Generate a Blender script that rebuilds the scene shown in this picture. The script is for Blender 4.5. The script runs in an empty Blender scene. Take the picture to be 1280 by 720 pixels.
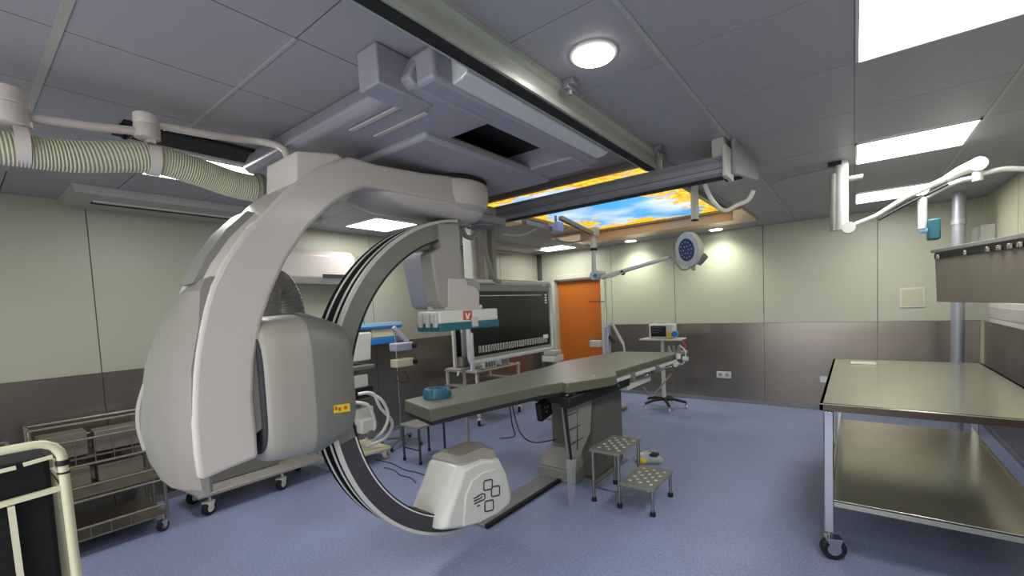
import bpy, bmesh, math, random
from mathutils import Vector, Matrix
random.seed(7)
C = bpy.context.scene.collection
PI = math.pi

# ------------------------------------------------------------------ camera model
YAW, PIT, ROL, F, CX, CY = -.6429, -.0579, -.0448, 543.9, 661.85, 414.34
CAM = Vector((0, 0, 1.68))
_f = Vector((math.sin(YAW)*math.cos(PIT), math.cos(YAW)*math.cos(PIT), math.sin(PIT)))
_r = Vector((math.cos(YAW), -math.sin(YAW), 0))
_u = _r.cross(_f)
_r, _u = _r*math.cos(ROL)+_u*math.sin(ROL), -_r*math.sin(ROL)+_u*math.cos(ROL)


def at(px, py, x=None, y=None, z=None):
    """measured point of the room lying in a known world plane"""
    v = _f+_r*((px-CX)/F)-_u*((py-CY)/F)
    if x is not None: t = (x-CAM.x)/v.x
    elif y is not None: t = (y-CAM.y)/v.y
    else: t = (z-CAM.z)/v.z
    return CAM+v*t


# ------------------------------------------------------------------ materials
def lin(c):
    return tuple((v/12.92 if v <= .04045 else ((v+.055)/1.055)**2.4) for v in c)


def hexc(h):
    return lin(tuple(int(h[i:i+2], 16)/255 for i in (0, 2, 4)))


def mat(name, col, rough=.5, metal=0., spec=.5, noise=.04, nscale=8., bump=0., bscale=200., coat=0., alpha=1., trans=0., emit=None, es=0., stretch=None):
    m = bpy.data.materials.new(name); m.use_nodes = True
    nt = m.node_tree; N = nt.nodes; L = nt.links
    b = N['Principled BSDF']
    c = hexc(col) if isinstance(col, str) else col
    tc = N.new('ShaderNodeTexCoord')
    mp = N.new('ShaderNodeMapping'); L.new(tc.outputs['Object'], mp.inputs['Vector'])
    if stretch: mp.inputs['Scale'].default_value = stretch
    nz = N.new('ShaderNodeTexNoise'); nz.inputs['Scale'].default_value = nscale; nz.inputs['Detail'].default_value = 4
    L.new(mp.outputs[0], nz.inputs['Vector'])
    mx = N.new('ShaderNodeMix'); mx.data_type = 'RGBA'
    mx.inputs[6].default_value = (*[v*(1-noise*2) for v in c], 1)
    mx.inputs[7].default_value = (*[min(1, v*(1+noise*2)) for v in c], 1)
    L.new(nz.outputs['Fac'], mx.inputs[0])
    L.new(mx.outputs[2], b.inputs['Base Color'])
    b.inputs['Roughness'].default_value = rough
    b.inputs['Metallic'].default_value = metal
    b.inputs['Specular IOR Level'].default_value = spec
    b.inputs['Coat Weight'].default_value = coat
    b.inputs['Coat Roughness'].default_value = .15
    b.inputs['Alpha'].default_value = alpha
    b.inputs['Transmission Weight'].default_value = trans
    if emit:
        b.inputs['Emission Color'].default_value = (*(hexc(emit) if isinstance(emit, str) else emit), 1)
        b.inputs['Emission Strength'].default_value = es
    if bump:
        n2 = N.new('ShaderNodeTexNoise'); n2.inputs['Scale'].default_value = bscale
        L.new(mp.outputs[0], n2.inputs['Vector'])
        bp = N.new('ShaderNodeBump'); bp.inputs['Strength'].default_value = bump; bp.inputs['Distance'].default_value = .01
        L.new(n2.outputs['Fac'], bp.inputs['Height']); L.new(bp.outputs[0], b.inputs['Normal'])
    return m


M = {}
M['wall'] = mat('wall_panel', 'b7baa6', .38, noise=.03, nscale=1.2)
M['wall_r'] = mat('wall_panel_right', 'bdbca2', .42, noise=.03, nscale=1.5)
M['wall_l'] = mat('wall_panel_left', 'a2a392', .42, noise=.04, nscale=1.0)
M['seam'] = mat('seam_dark', '50544b', .7)
M['steelwall'] = mat('brushed_cladding', '908880', .27, metal=.88, noise=.05, nscale=2, bump=.02, bscale=8, stretch=(.4, .4, 6))
M['ceil'] = mat('ceiling_panel', '9b999e', .5, noise=.03, nscale=2)
M['ceil_gap'] = mat('ceiling_gap', '3c3c40', .8)
M['ceil_trim'] = mat('ceiling_trim', 'a9a8a2', .45, metal=.1)
M['white'] = mat('white_enamel', 'cfd0c9', .35, noise=.02, coat=.2)
M['warmwhite'] = mat('white_shell', 'bcb5b0', .38, noise=.02, nscale=3, coat=.15)
M['shellgrey'] = mat('grey_shell', '84837e', .42, noise=.03, nscale=4)
M['shellmid'] = mat('mid_grey_shell', '98948d', .42, noise=.03, nscale=4)
M['shelldark'] = mat('dark_grey_shell', '70716c', .4, noise=.03)
M['carrgrey'] = mat('carriage_grey', '9694a0', .4, noise=.02)
M['darkgap'] = mat('dark_gap', '141416', .7)
M['black'] = mat('black_plastic', '0c0c0d', .55)
M['blackfab'] = mat('black_cloth', '08090b', .9, noise=.15, nscale=14, bump=.2, bscale=80)
M['charcoal'] = mat('charcoal_band', '3c3b40', .65, noise=.08, nscale=10)
M['bandgrey'] = mat('band_grey', '767670', .45, noise=.06)
M['silver'] = mat('silver_extrusion', 'dcdfe0', .3, metal=.25, noise=.03, stretch=(1, .1, 1))
M['alu'] = mat('aluminium_rail', 'b4b7ae', .4, metal=.4, noise=.08, nscale=6)
M['aludark'] = mat('dull_aluminium', '85858a', .45, metal=.3, noise=.06)
M['steel'] = mat('stainless_steel', 'a7a69c', .22, metal=1., noise=.05, nscale=4, bump=.02, bscale=12)
M['steelsheet'] = mat('stainless_sheet', 'bdbba8', .2, metal=.88, noise=.05, nscale=2.5, bump=.015, bscale=7)
M['darksteel'] = mat('dark_steel_panel', '7a746a', .45, metal=.35, noise=.05)
M['darkwire'] = mat('dull_wire_steel', '8c897b', .35, metal=.8, noise=.1)
M['bandwhite'] = mat('strip_white', 'c4c4c0', .6)
M['covermid'] = mat('cover_warm_grey', '857f7b', .42, noise=.03, nscale=4)
M['housing'] = mat('detector_housing', '9fa0ac', .4, noise=.03, nscale=3)
M['track'] = mat('track_black', '0b0b0d', .95, spec=.1)
M['edgesteel'] = mat('table_edge_steel', '6b5c50', .2, metal=.9)
M['polealu'] = mat('pole_metal', 'a2a5ad', .4, metal=.35, noise=.05)
M['treadalu'] = mat('tread_metal', '8e8e84', .35, metal=.4, noise=.08, nscale=30)
M['chrome'] = mat('chrome', 'c9cacc', .12, metal=1., noise=.03)
M['cream'] = mat('cream_tube', 'd8d5b4', .4, noise=.03)
M['creamgrey'] = mat('cream_hose', 'c2c2ab', .55, noise=.04)
M['hosegap'] = mat('hose_groove', '7b7b68', .6)
M['pinkwhite'] = mat('warm_white_plastic', 'cdc3bf', .4, noise=.02)
M['mattress'] = mat('mattress_olive', '7c7e70', .42, noise=.04, nscale=5, coat=.1)
M['matside'] = mat('mattress_side', '5f5f50', .5, noise=.05)
M['tabledark'] = mat('table_underside', '232325', .5)
M['pedestal'] = mat('pedestal_grey', '585850', .5, noise=.04)
M['teal'] = mat('teal_plastic', '17606f', .4)
M['tealblue'] = mat('blue_vinyl', '1f6480', .35, coat=.2)
M['blue'] = mat('blue_plastic', '2f7bc8', .4)
M['skyblue'] = mat('pale_blue_plastic', '8fb9dd', .4)
M['yellow'] = mat('yellow_plastic', 'd9c21c', .5)
M['red'] = mat('red_plastic', 'c4472e', .5)
M['orange'] = mat('orange_plastic', 'd2693e', .5)
M['navy'] = mat('navy_cloth', '1c2446', .7)
M['clearbag'] = mat('clear_film', 'dfe3df', .2, alpha=.45)
M['acrylic'] = mat('acrylic_sheet', 'c8ccd0', .15, alpha=.28)
M['ledface'] = mat('led_lens', '3f4672', .15, noise=.2, nscale=40, coat=.6)
M['rubber'] = mat('black_rubber', '111112', .6)
M['castor'] = mat('castor_white', 'd6d6cc', .4)
M['handgrey'] = mat('grey_cable', '85857c', .5)
M['bronze'] = mat('bronze_frame', '8f8378', .35, metal=.5, noise=.05)
M['apricot_tint'] = mat('apricot_reflection_tint', 'f0be92', .25, metal=.1, noise=.12, nscale=3, stretch=(.6, 3, 1))  # apricot tint paints the sky picture's orange reflection on the ceiling band
M['light'] = mat('led_panel', 'ffffff', .5, emit=(1, .985, .96), es=7.)
M['spot'] = mat('spot_lens', 'ffffff', .5, emit=(1, 1, .93), es=14.)
M['lilac'] = mat('lilac_plastic', 'b4b4cc', .4)
M['screen_marks'] = mat('pale_screen_marks', 'b9bdb6', .6, emit='b9bdb6', es=.25)
M['ink'] = mat('ink_logo', '2a3540', .6)
M['screendark'] = mat('switched_off_screen', '1b1b1c', .22, noise=.1, nscale=2, coat=.3)


def door_mat():
    m = mat('orange_door', 'b8641c', .35, noise=.05, nscale=3, stretch=(6, 6, .5), coat=.1)
    return m


M['door'] = door_mat()


def floor_mat():
    m = bpy.data.materials.new('blue_vinyl_floor'); m.use_nodes = True
    N = m.node_tree.nodes; L = m.node_tree.links; b = N['Principled BSDF']
    tc = N.new('ShaderNodeTexCoord')
    n1 = N.new('ShaderNodeTexNoise'); n1.inputs['Scale'].default_value = 70; n1.inputs['Detail'].default_value = 6; n1.inputs['Roughness'].default_value = .75
    n2 = N.new('ShaderNodeTexNoise'); n2.inputs['Scale'].default_value = 1.3; n2.inputs['Detail'].default_value = 3
    L.new(tc.outputs['Object'], n1.inputs['Vector']); L.new(tc.outputs['Object'], n2.inputs['Vector'])
    r = N.new('ShaderNodeValToRGB'); e = r.color_ramp.elements
    e[0].position = .3; e[0].color = (*hexc('6d7898'), 1)
    e[1].position = .72; e[1].color = (*hexc('a9b3d2'), 1)
    x = e.new(.52); x.color = (*hexc('8994b6'), 1)
    L.new(n1.outputs['Fac'], r.inputs['Fac'])
    mx = N.new('ShaderNodeMix'); mx.data_type = 'RGBA'; mx.blend_type = 'MULTIPLY'; mx.inputs[0].default_value = .35
    r2 = N.new('ShaderNodeValToRGB'); r2.color_ramp.elements[0].position = .3; r2.color_ramp.elements[1].position = .7
    r2.color_ramp.elements[0].color = (.6, .6, .6, 1)
    L.new(n2.outputs['Fac'], r2.inputs['Fac'])
    L.new(r.outputs[0], mx.inputs[6]); L.new(r2.outputs[0], mx.inputs[7])
    L.new(mx.outputs[2], b.inputs['Base Color'])
    b.inputs['Roughness'].default_value = .36
    b.inputs['Specular IOR Level'].default_value = .4
    bp = N.new('ShaderNodeBump'); bp.inputs['Strength'].default_value = .12; bp.inputs['Distance'].default_value = .004
    L.new(n1.outputs['Fac'], bp.inputs['Height']); L.new(bp.outputs[0], b.inputs['Normal'])
    return m


M['floor'] = floor_mat()


def sky_panel_mat(x0, x1, y0, y1):
    """backlit print: blue sky with clouds, autumn foliage round the rim"""
    m = bpy.data.materials.new('backlit_sky_print'); m.use_nodes = True
    N = m.node_tree.nodes; L = m.node_tree.links; b = N['Principled BSDF']
    tc = N.new('ShaderNodeTexCoord'); sp = N.new('ShaderNodeSeparateXYZ'); L.new(tc.outputs['Object'], sp.inputs[0])

    def mth(op, a, bb=None):
        n = N.new('ShaderNodeMath'); n.operation = op
        for i, v in enumerate((a, bb)):
            if v is None: continue
            if isinstance(v, (int, float)): n.inputs[i].default_value = v
            else: L.new(v, n.inputs[i])
        return n.outputs[0]
    X, Y = sp.outputs[0], sp.outputs[1]
    dx = mth('MINIMUM', mth('SUBTRACT', X, x0), mth('SUBTRACT', x1, X))
    dy = mth('MINIMUM', mth('SUBTRACT', Y, y0), mth('SUBTRACT', y1, Y))
    dx2 = mth('MULTIPLY', dx, .9)
    d = mth('MINIMUM', dx2, dy)
    nz = N.new('ShaderNodeTexNoise'); nz.inputs['Scale'].default_value = 1.5; nz.inputs['Detail'].default_value = 7; nz.inputs['Roughness'].default_value = .7
    L.new(tc.outputs['Object'], nz.inputs['Vector'])
    msk = mth('SUBTRACT', mth('MULTIPLY', nz.outputs['Fac'], 1.7), mth('ADD', d, .64))
    ms = N.new('ShaderNodeMapRange'); ms.inputs['From Min'].default_value = -.02; ms.inputs['From Max'].default_value = .05
    L.new(msk, ms.inputs['Value'])
    cl = N.new('ShaderNodeTexNoise'); cl.inputs['Scale'].default_value = 1.1; cl.inputs['Detail'].default_value = 4
    L.new(tc.outputs['Object'], cl.inputs['Vector'])
    sky = N.new('ShaderNodeValToRGB'); e = sky.color_ramp.elements
    e[0].position = .42; e[0].color = (*hexc('2aa3e6'), 1); e[1].position = .66; e[1].color = (*hexc('e8f2f8'), 1)
    L.new(cl.outputs['Fac'], sky.inputs['Fac'])
    vo = N.new('ShaderNodeTexNoise'); vo.inputs['Scale'].default_value = 14; vo.inputs['Detail'].default_value = 6; vo.inputs['Roughness'].default_value = .8
    L.new(tc.outputs['Object'], vo.inputs['Vector'])
    fo = N.new('ShaderNodeValToRGB'); e = fo.color_ramp.elements
    e[0].position = .3; e[0].color = (*hexc('9a4a08'), 1); e[1].position = .6; e[1].color = (*hexc('fff04a'), 1)
    q = e.new(.43); q.color = (*hexc('f09a14'), 1)
    q = e.new(.51); q.color = (*hexc('fac81c'), 1)
    L.new(vo.outputs['Fac'], fo.inputs['Fac'])
    mx = N.new('ShaderNodeMix'); mx.data_type = 'RGBA'
    L.new(ms.outputs[0], mx.inputs[0]); L.new(sky.outputs[0], mx.inputs[6]); L.new(fo.outputs[0], mx.inputs[7])
    L.new(mx.outputs[2], b.inputs['Emission Color']); b.inputs['Emission Strength'].default_value = .95
    b.inputs['Base Color'].default_value = (.05, .05, .05, 1); b.inputs['Roughness'].default_value = .3
    return m


# ------------------------------------------------------------------ mesh builder
class MB:
    def __init__(s): s.bm = bmesh.new(); s.mi = 0

    def mat(s, i): s.mi = i; return s

    def face(s, vs):
        try:
            f = s.bm.faces.new(vs); f.material_index = s.mi; return f
        except ValueError:
            return None

    def hexa(s, p):
        v = [s.bm.verts.new(q) for q in p]
        for q in ((0, 3, 2, 1), (4, 5, 6, 7), (0, 1, 5, 4), (1, 2, 6, 5), (2, 3, 7, 6), (3, 0, 4, 7)): s.face([v[i] for i in q])
        return s

    def box(s, x0, x1, y0, y1, z0, z1):
        return s.hexa([(x0, y0, z0), (x1, y0, z0), (x1, y1, z0), (x0, y1, z0), (x0, y0, z1), (x1, y0, z1), (x1, y1, z1), (x0, y1, z1)])

    def poly(s, pts): s.face([s.bm.verts.new(p) for p in pts]); return s

    def prism(s, pts, axis, a, b, sm=None):
        """pts: 2-D outline in the two other axes (in x,y,z order)"""
        def mk(p, w):
            l = list(p); l.insert('xyz'.index(axis), w); return s.bm.verts.new(l)
        A = [mk(p, a) for p in pts]; B = [mk(p, b) for p in pts]
        s.face(A[::-1]); s.face(B)
        if sm is not None: s.mi = sm
        n = len(pts)
        for i in range(n): s.face([A[i], A[(i+1) % n], B[(i+1) % n], B[i]])
        return s

    def loft(s, rings, cap=True):
        R = [[s.bm.verts.new(p) for p in r] for r in rings]; n = len(R[0])
        for a, b in zip(R, R[1:]):
            for i in range(n): s.face([a[i], a[(i+1) % n], b[(i+1) % n], b[i]])
        if cap: s.face(R[0][::-1]); s.face(R[-1])
        return s

    def tube(s, pts, r, seg=10, smooth=0, closed=False):
        P = [Vector(p) for p in pts]
        if smooth and len(P) > 2:
            Q = []
            n = len(P)
            for i in range(n-1):
                p0 = P[max(i-1, 0)]; p1 = P[i]; p2 = P[i+1]; p3 = P[min(i+2, n-1)]
                for k in range(smooth):
                    t = k/smooth
                    Q.append(.5*((2*p1)+(-p0+p2)*t+(2*p0-5*p1+4*p2-p3)*t*t+(-p0+3*p1-3*p2+p3)*t*t*t))
            Q.append(P[-1]); P = Q
        rr = r if callable(r) else (lambda t: r)
        n = len(P); rings = []
        T = []
        for i in range(n):
            a = P[max(i-1, 0)]; b = P[min(i+1, n-1)]
            T.append((b-a).normalized())
        up = Vector((0, 0, 1)) if abs(T[0].z) < .9 else Vector((1, 0, 0))
        U = T[0].cross(up).normalized()
        for i in range(n):
            U = (U-T[i]*U.dot(T[i])).normalized(); W = T[i].cross(U)
            q = rr(i/(n-1))
            rings.append([P[i]+(U*math.cos(2*PI*k/seg)+W*math.sin(2*PI*k/seg))*q for k in range(seg)])
        return s.loft(rings)

    def bar(s, p, q, r, seg=12, r2=None):
        r2 = r if r2 is None else r2
        return s.tube([p, q], lambda t: r+(r2-r)*t, seg)

    def beam(s, p, q, w, h, up=(0, 0, 1)):
        """rectangular bar from p to q, w across, h along up"""
        p = Vector(p); q = Vector(q); t = (q-p).normalized(); upv = Vector(up)
        if abs(t.dot(upv)) > .95: upv = Vector((1, 0, 0))
        a = t.cross(upv).normalized()*w/2; b = a.cross(t).normalized()*h/2
        return s.hexa([p-a-b, p+a-b, q+a-b, q-a-b, p-a+b, p+a+b, q+a+b, q-a+b])

    def lathe(s, c, axis, prof, seg=32, cap=True):
        c = Vector(c); a = Vector(axis).normalized()
        u = a.cross(Vector((0, 0, 1)) if abs(a.z) < .9 else Vector((1, 0, 0))).normalized(); w = a.cross(u)
        rings = [[c+a*h+(u*math.cos(2*PI*k/seg)+w*math.sin(2*PI*k/seg))*max(r, 1e-4) for k in range(seg)] for r, h in prof]
        return s.loft(rings, cap)

    def cyl(s, c, axis, r, h, seg=24): return s.lathe(c, axis, [(r, -h/2), (r, h/2)], seg)

    def build(s, name, mats, parent=None, bevel=0, bseg=2, smooth=True, ang=35):
        mats = mats if isinstance(mats, (list, tuple)) else [mats]
        me = bpy.data.meshes.new(name)
        bmesh.ops.recalc_face_normals(s.bm, faces=s.bm.faces)
        off = ORG.get(parent.name, Vector()) if parent else Vector()
        bmesh.ops.translate(s.bm, verts=s.bm.verts, vec=-off)
        s.bm.to_mesh(me); s.bm.free()
        for q in mats: me.materials.append(M[q] if isinstance(q, str) else q)
        if smooth:
            me.polygons.foreach_set('use_smooth', [True]*len(me.polygons)); me.set_sharp_from_angle(angle=math.radians(ang))
        o = bpy.data.objects.new(name, me); C.objects.link(o)
        if parent:
            o.parent = parent; ORG[o.name] = off
        else:
            ORG[o.name] = Vector()
        if bevel:
            b = o.modifiers.new('bevel', 'BEVEL'); b.width = bevel; b.segments = bseg; b.limit_method = 'ANGLE'; b.angle_limit = math.radians(35)
            b.harden_normals = False
        return o


ORG = {}


def thing(name, label, cat, loc=(0, 0, 0), group=None):
    o = bpy.data.objects.new(name, None); o.empty_display_size = .1; C.objects.link(o)
    o.location = loc; ORG[o.name] = Vector(loc); o['label'] = label; o['category'] = cat
    if group: o['group'] = group
    return o


def tag(o, label, cat, group=None):
    o['label'] = label; o['category'] = cat
    if group: o['group'] = group
    return o


def struct(o):
    o['kind'] = 'structure'; return o


def dup(root, loc, label=None):
    r = root.copy(); C.objects.link(r); r.location = loc
    if label: r['label'] = label
    for ch in list(root.children):
        c = ch.copy(); C.objects.link(c); c.parent = r
        for g in list(ch.children):
            d = g.copy(); C.objects.link(d); d.parent = c
    return r


def rounded(w0, w1, h0, h1, r, n=5):
    """rounded rectangle outline (2-D)"""
    o = []
    for cx, cy, a in ((w1-r, h1-r, 0), (w0+r, h1-r, 90), (w0+r, h0+r, 180), (w1-r, h0+r, 270)):
        for k in range(n+1):
            t = math.radians(a+90*k/n); o.append((cx+r*math.cos(t), cy+r*math.sin(t)))
    return o


def castor(parent, x, y, wr=.05, stem=.04, tyre='rubber', hub='castor', ztop=None, turn=.5):
    """swivel castor standing on the floor: fork is the part, wheel a sub-part"""
    m = MB()
    zt = ztop if ztop else wr*2+stem
    m.bar((x, y, wr*1.9), (x, y, zt), .011, 8)
    m.box(x-wr*.5, x+wr*.5, y-wr*.9, y+wr*.35, wr*1.8, wr*2.0)
    for s in (-1, 1): m.hexa([(x+s*wr*.5-.003, y-wr*.9, wr*1.9), (x+s*wr*.5+.003, y-wr*.9, wr*1.9), (x+s*wr*.5+.003, y+wr*.3, wr*1.9), (x+s*wr*.5-.003, y+wr*.3, wr*1.9),
                              (x+s*wr*.5-.003, y-wr*.5, wr*.8), (x+s*wr*.5+.003, y-wr*.5, wr*.8), (x+s*wr*.5+.003, y-wr*.1, wr*.8), (x+s*wr*.5-.003, y-wr*.1, wr*.8)])
    bmesh.ops.rotate(m.bm, verts=m.bm.verts, cent=(x, y, 0), matrix=Matrix.Rotation(turn, 3, 'Z'))
    f = m.build('castor', 'chrome' if hub != 'castor' else 'castor', parent)
    w = MB(); w.lathe((x, y-wr*.3, wr), (1, 0, 0), [(wr*.85, -wr*.4), (wr, -wr*.28), (wr, wr*.28), (wr*.85, wr*.4)], 20)
    w.mat(1).lathe((x, y-wr*.3, wr), (1, 0, 0), [(wr*.55, -wr*.42), (wr*.55, wr*.42)], 14)
    bmesh.ops.rotate(w.bm, verts=w.bm.verts, cent=(x, y, 0), matrix=Matrix.Rotation(turn, 3, 'Z'))
    w.build('wheel', [tyre, hub], f)
    return f


# ================================================================== THE ROOM
XL, XR, YB, YF, ZC, ZW = -5.25, 1.245, -1.7, 7.44, 2.73, 1.27

struct(MB().box(XL-.1, XR+.1, YB-.1, YF+.3, -.06, 0).build('floor', 'floor', smooth=False))


def wall(name, axis, pos, a0, a1, seams, side, wm, hole=None):
    """panelled wall: pale laminate panels above, metal cladding below, thin dark joints.
    side = +1 if the room lies on the larger side of pos"""
    m = MB(); g = .004
    t0, t1 = (pos-.1, pos) if side > 0 else (pos, pos+.1)
    edges = [a0]+[s for s in seams if a0 < s < a1]+[a1]
    c = MB()

    def bx(mb, lo, hi, z0, z1, d0, d1):
        if axis == 'x': mb.box(d0, d1, lo, hi, z0, z1)
        else: mb.box(lo, hi, d0, d1, z0, z1)
    back = (t0-.02, t1-.006) if side > 0 else (t0+.006, t1+.02)
    def segs(lo, hi, z0, z1):
        if hole and hi > hole[0] and lo < hole[1] and z0 < hole[2]:
            out = []
            if lo < hole[0]: out.append((lo, hole[0], z0, z1))
            if hi > hole[1]: out.append((hole[1], hi, z0, z1))
            if z1 > hole[2]: out.append((max(lo, hole[0]), min(hi, hole[1]), hole[2], z1))
            return out
        return [(lo, hi, z0, z1)]
    for lo, hi in zip(edges, edges[1:]):
        for q in segs(lo+g, hi-g, ZW, ZC): bx(m, q[0], q[1], q[2], q[3], t0, t1)
        for q in segs(lo+g*.6, hi-g*.6, 0, ZW-.004): bx(c, q[0], q[1], q[2], q[3], t0, t1+(.002*side if side > 0 else 0)) if side > 0 else bx(c, q[0], q[1], q[2], q[3], t0-.002, t1)
    m.mat(1)
    for q in segs(a0, a1, 0, ZC): bx(m, q[0], q[1], q[2], q[3], *back)
    w = struct(m.build(name, [wm, 'seam'], smooth=False))
    cl = struct(c.build('steel_cladding', 'steelwall', w, smooth=False))
    return w


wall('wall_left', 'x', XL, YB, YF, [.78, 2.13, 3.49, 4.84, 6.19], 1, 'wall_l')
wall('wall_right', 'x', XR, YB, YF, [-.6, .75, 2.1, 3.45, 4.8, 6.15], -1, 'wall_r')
wall('wall_back', 'y', YB, XL, XR, [-3.9, -2.55, -1.2, .15], 1, 'wall')
wall('wall_far', 'y', YF, XL, XR, [-3.62, -2.45, -1.105, .246], -1, 'wall', hole=(-4.9, -3.82, 2.2))
# skirting: a coved strip of the floor vinyl
for nm, b in (('baseboard_left', (XL, XL+.012, YB, YF)), ('baseboard_right', (XR-.012, XR, YB, YF)), ('baseboard_far', (-3.75, XR, YF-.012, YF))):
    struct(MB().box(b[0], b[1], b[2], b[3], 0, .06).build(nm, 'aludark', smooth=False))
# corner post beside the door
struct(MB().box(XL, XL+.07, YF-.07, YF, 0, ZC).build('trim_1', 'seam', smooth=False))
struct(MB().box(XR-.03, XR, YF-.03, YF, 0, ZC).build('trim_2', 'wall_r', smooth=False))

# door in the far wall
d = struct(MB().box(-4.86, -3.86, YF+.1, YF+.14, .01, 2.16).build('door_1', 'door', smooth=False, bevel=.004))
h = MB(); h.bar((-4.0, YF+.1, 1.0), (-4.0, YF+.04, 1.0), .012, 10); h.bar((-4.0, YF+.045, 1.0), (-4.13, YF+.045, 1.0), .011, 10)
struct(h.build('door_handle', 'chrome', d))
fr = MB()
for a, b in ((-4.97, -4.88), (-3.84, -3.76)): fr.box(a, b, YF-.03, YF+.15, 0, 2.2)
fr.box(-4.97, -3.76, YF-.03, YF+.15, 2.18, 2.27)
struct(fr.build('door_frame', 'wall', d, smooth=False, bevel=.006))

# ceiling of metal panels with open joints; the lamp openings carry their own panels
cm = MB()
lamps = [(.005, .645, 1.94, 2.575), (.005, .645, 3.955, 4.56), (.005, .645, 5.93, 6.575)]
gx_r = [-.665, .005-.004, .649, XR]
gy_r = [YB, -1.2, -.57, .06, .69, 1.31, 1.94, 2.579, 3.25, 3.95, 4.564, 5.25, 5.926, 6.579, YF]
gx_l = [XL, -5.05, -4.49, -3.93, -3.37, -2.81, -2.25, -1.69, -1.13, -.665]
gy_l = [YB, -1.35, -.79, -.24, .315, .87, 1.425, 1.98, 2.535, 3.09, 3.645, 4.2, 4.755, 5.31, 5.865, 6.42, 6.975, YF]
G = .0032
for gx, gy in ((gx_r, gy_r), (gx_l, gy_l)):
    for x0, x1 in zip(gx, gx[1:]):
        for y0, y1 in zip(gy, gy[1:]):
            gx = .0012 if x0 > -.7 else G; cm.box(x0+gx, x1-gx, y0+G, y1-G, ZC, ZC+.03)
cm.mat(1).box(XL-.1, XR+.1, YB-.1, YF+.3, ZC+.012, ZC+.1)
struct(cm.build('ceiling', ['ceil', 'ceil_gap'], smooth=False))
tr = MB()
tr.box(-.675, -.655, YB, 6.9, ZC-.006, ZC)
tr.box(.645, .665, YB, YF, ZC-.004, ZC)
tr.box(-4.49, -1.69, .30, .325, ZC-.004, ZC); tr.box(-3.4, -1.69, .862, .874, ZC-.004, ZC); tr.box(-3.4, -1.13, 1.419, 1.431, ZC-.004, ZC)
struct(tr.build('trim_3', 'ceil_trim', smooth=False))

# recessed square LED panels
def led_panel(x0, x1, y0, y1, label):
    t = thing('ceiling_light', label, 'ceiling light', ((x0+x1)/2, (y0+y1)/2, ZC-.02), 'square ceiling light panels')
    f = MB()
    for a in ((x0, x1, y0, y0+.012), (x0, x1, y1-.012, y1), (x0, x0+.012, y0, y1), (x1-.012, x1, y0, y1)): f.box(*a, ZC-.012, ZC-.002)
    f.build('frame', 'white', t, smooth=False)
    MB().box(x0+.012, x1-.012, y0+.012, y1-.012, ZC-.01, ZC-.004).build('diffuser', 'light', t, smooth=False)
    l = bpy.data.lights.new('panel_light', 'AREA'); l.shape = 'RECTANGLE'; l.size = x1-x0-.04; l.size_y = y1-y0-.04; l.energy = 12; l.color = (1, .98, .94)
    o = bpy.data.objects.new('panel_light', l); C.objects.link(o); o.location = ((x0+x1)/2, (y0+y1)/2, ZC-.03)
    return t


led_panel(*lamps[0], 'large bright square ceiling panel nearest the viewer on the right, over the steel table front')
led_panel(*lamps[1], 'middle bright ceiling panel of the right-hand row, seen as a slanted strip')
led_panel(*lamps[2], 'far bright ceiling panel of the right-hand row, behind the white jointed arm')
led_panel(-3.98, -3.36, .88, 1.42, 'ceiling light panel partly hidden behind the ribbed hose')
led_panel(-4.84, -4.2, 2.9, 3.48, 'ceiling light panel over the left side, seen above the C-arm ring')
led_panel(-4.75, -4.1, 6.55, 7.05, 'ceiling light panel right above the orange door')

t = thing('downlight', 'round bright downlight in the ceiling beside the long rail', 'downlight', (-.88, 1.71, ZC))
MB().lathe((-.88, 1.71, ZC), (0, 0, -1), [(.1, 0), (.1, .006), (.082, .012)], 40).build('rim', 'white', t)
MB().cyl((-.88, 1.71, ZC-.012), (0, 0, 1), .085, .006, 40).build('lens', 'spot', t)
for x, l in ((-3.09, 'small downlight close to the far wall, left of the surgical lamp head'), (-1.7, 'small downlight close to the far wall, right of the surgical lamp head')):
    t = thing('small_downlight', l, 'downlight', (x, 7.15, ZC), 'small downlights along the far wall')
    MB().lathe((x, 7.15, ZC), (0, 0, -1), [(.11, 0), (.11, .006), (.095, .01)], 24).build('rim', 'white', t)
    MB().cyl((x, 7.15, ZC-.01), (0, 0, 1), .09, .006, 24).build('lens', 'spot', t)
    s = bpy.data.lights.new('wall_washer', 'SPOT'); s.energy = 42; s.spot_size = 2.2; s.spot_blend = 1; s.color = (.98, 1, .85); s.shadow_soft_size = .06
    o = bpy.data.objects.new('wall_washer', s); C.objects.link(o); o.location = (x, 7.08, ZC-.04); o.rotation_euler = (math.radians(16), 0, 0)

# backlit sky picture
PX0, PX1, PY0, PY1 = -3.0, -1.25, 3.2, 5.55
t = thing('sky_ceiling_panel', 'backlit ceiling picture of blue sky ringed by yellow and orange autumn leaves', 'ceiling panel', (0, 0, 0))
f = MB()
for a in ((PX0-.05, PX1+.05, PY0-.05, PY0), (PX0-.05, PX1+.05, PY1, PY1+.05), (PX0-.05, PX0, PY0, PY1), (PX1, PX1+.05, PY0, PY1)): f.box(*a, ZC-.05, ZC-.001)
f.build('frame', 'bronze', t, smooth=False, bevel=.004)
MB().box(PX0, PX1, PY0, PY1, ZC-.02, ZC-.006).build('picture', sky_panel_mat(PX0, PX1, PY0, PY1), t, smooth=False)
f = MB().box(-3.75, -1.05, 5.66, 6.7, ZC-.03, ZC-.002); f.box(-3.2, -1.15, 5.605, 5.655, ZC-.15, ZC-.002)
tag(f.build('ceiling_reflection_band', 'apricot_tint', smooth=False, bevel=.004), 'added ceiling band, apricot tinted to paint the picture reflection, between the sky picture and the far wall', 'ceiling band')

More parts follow.
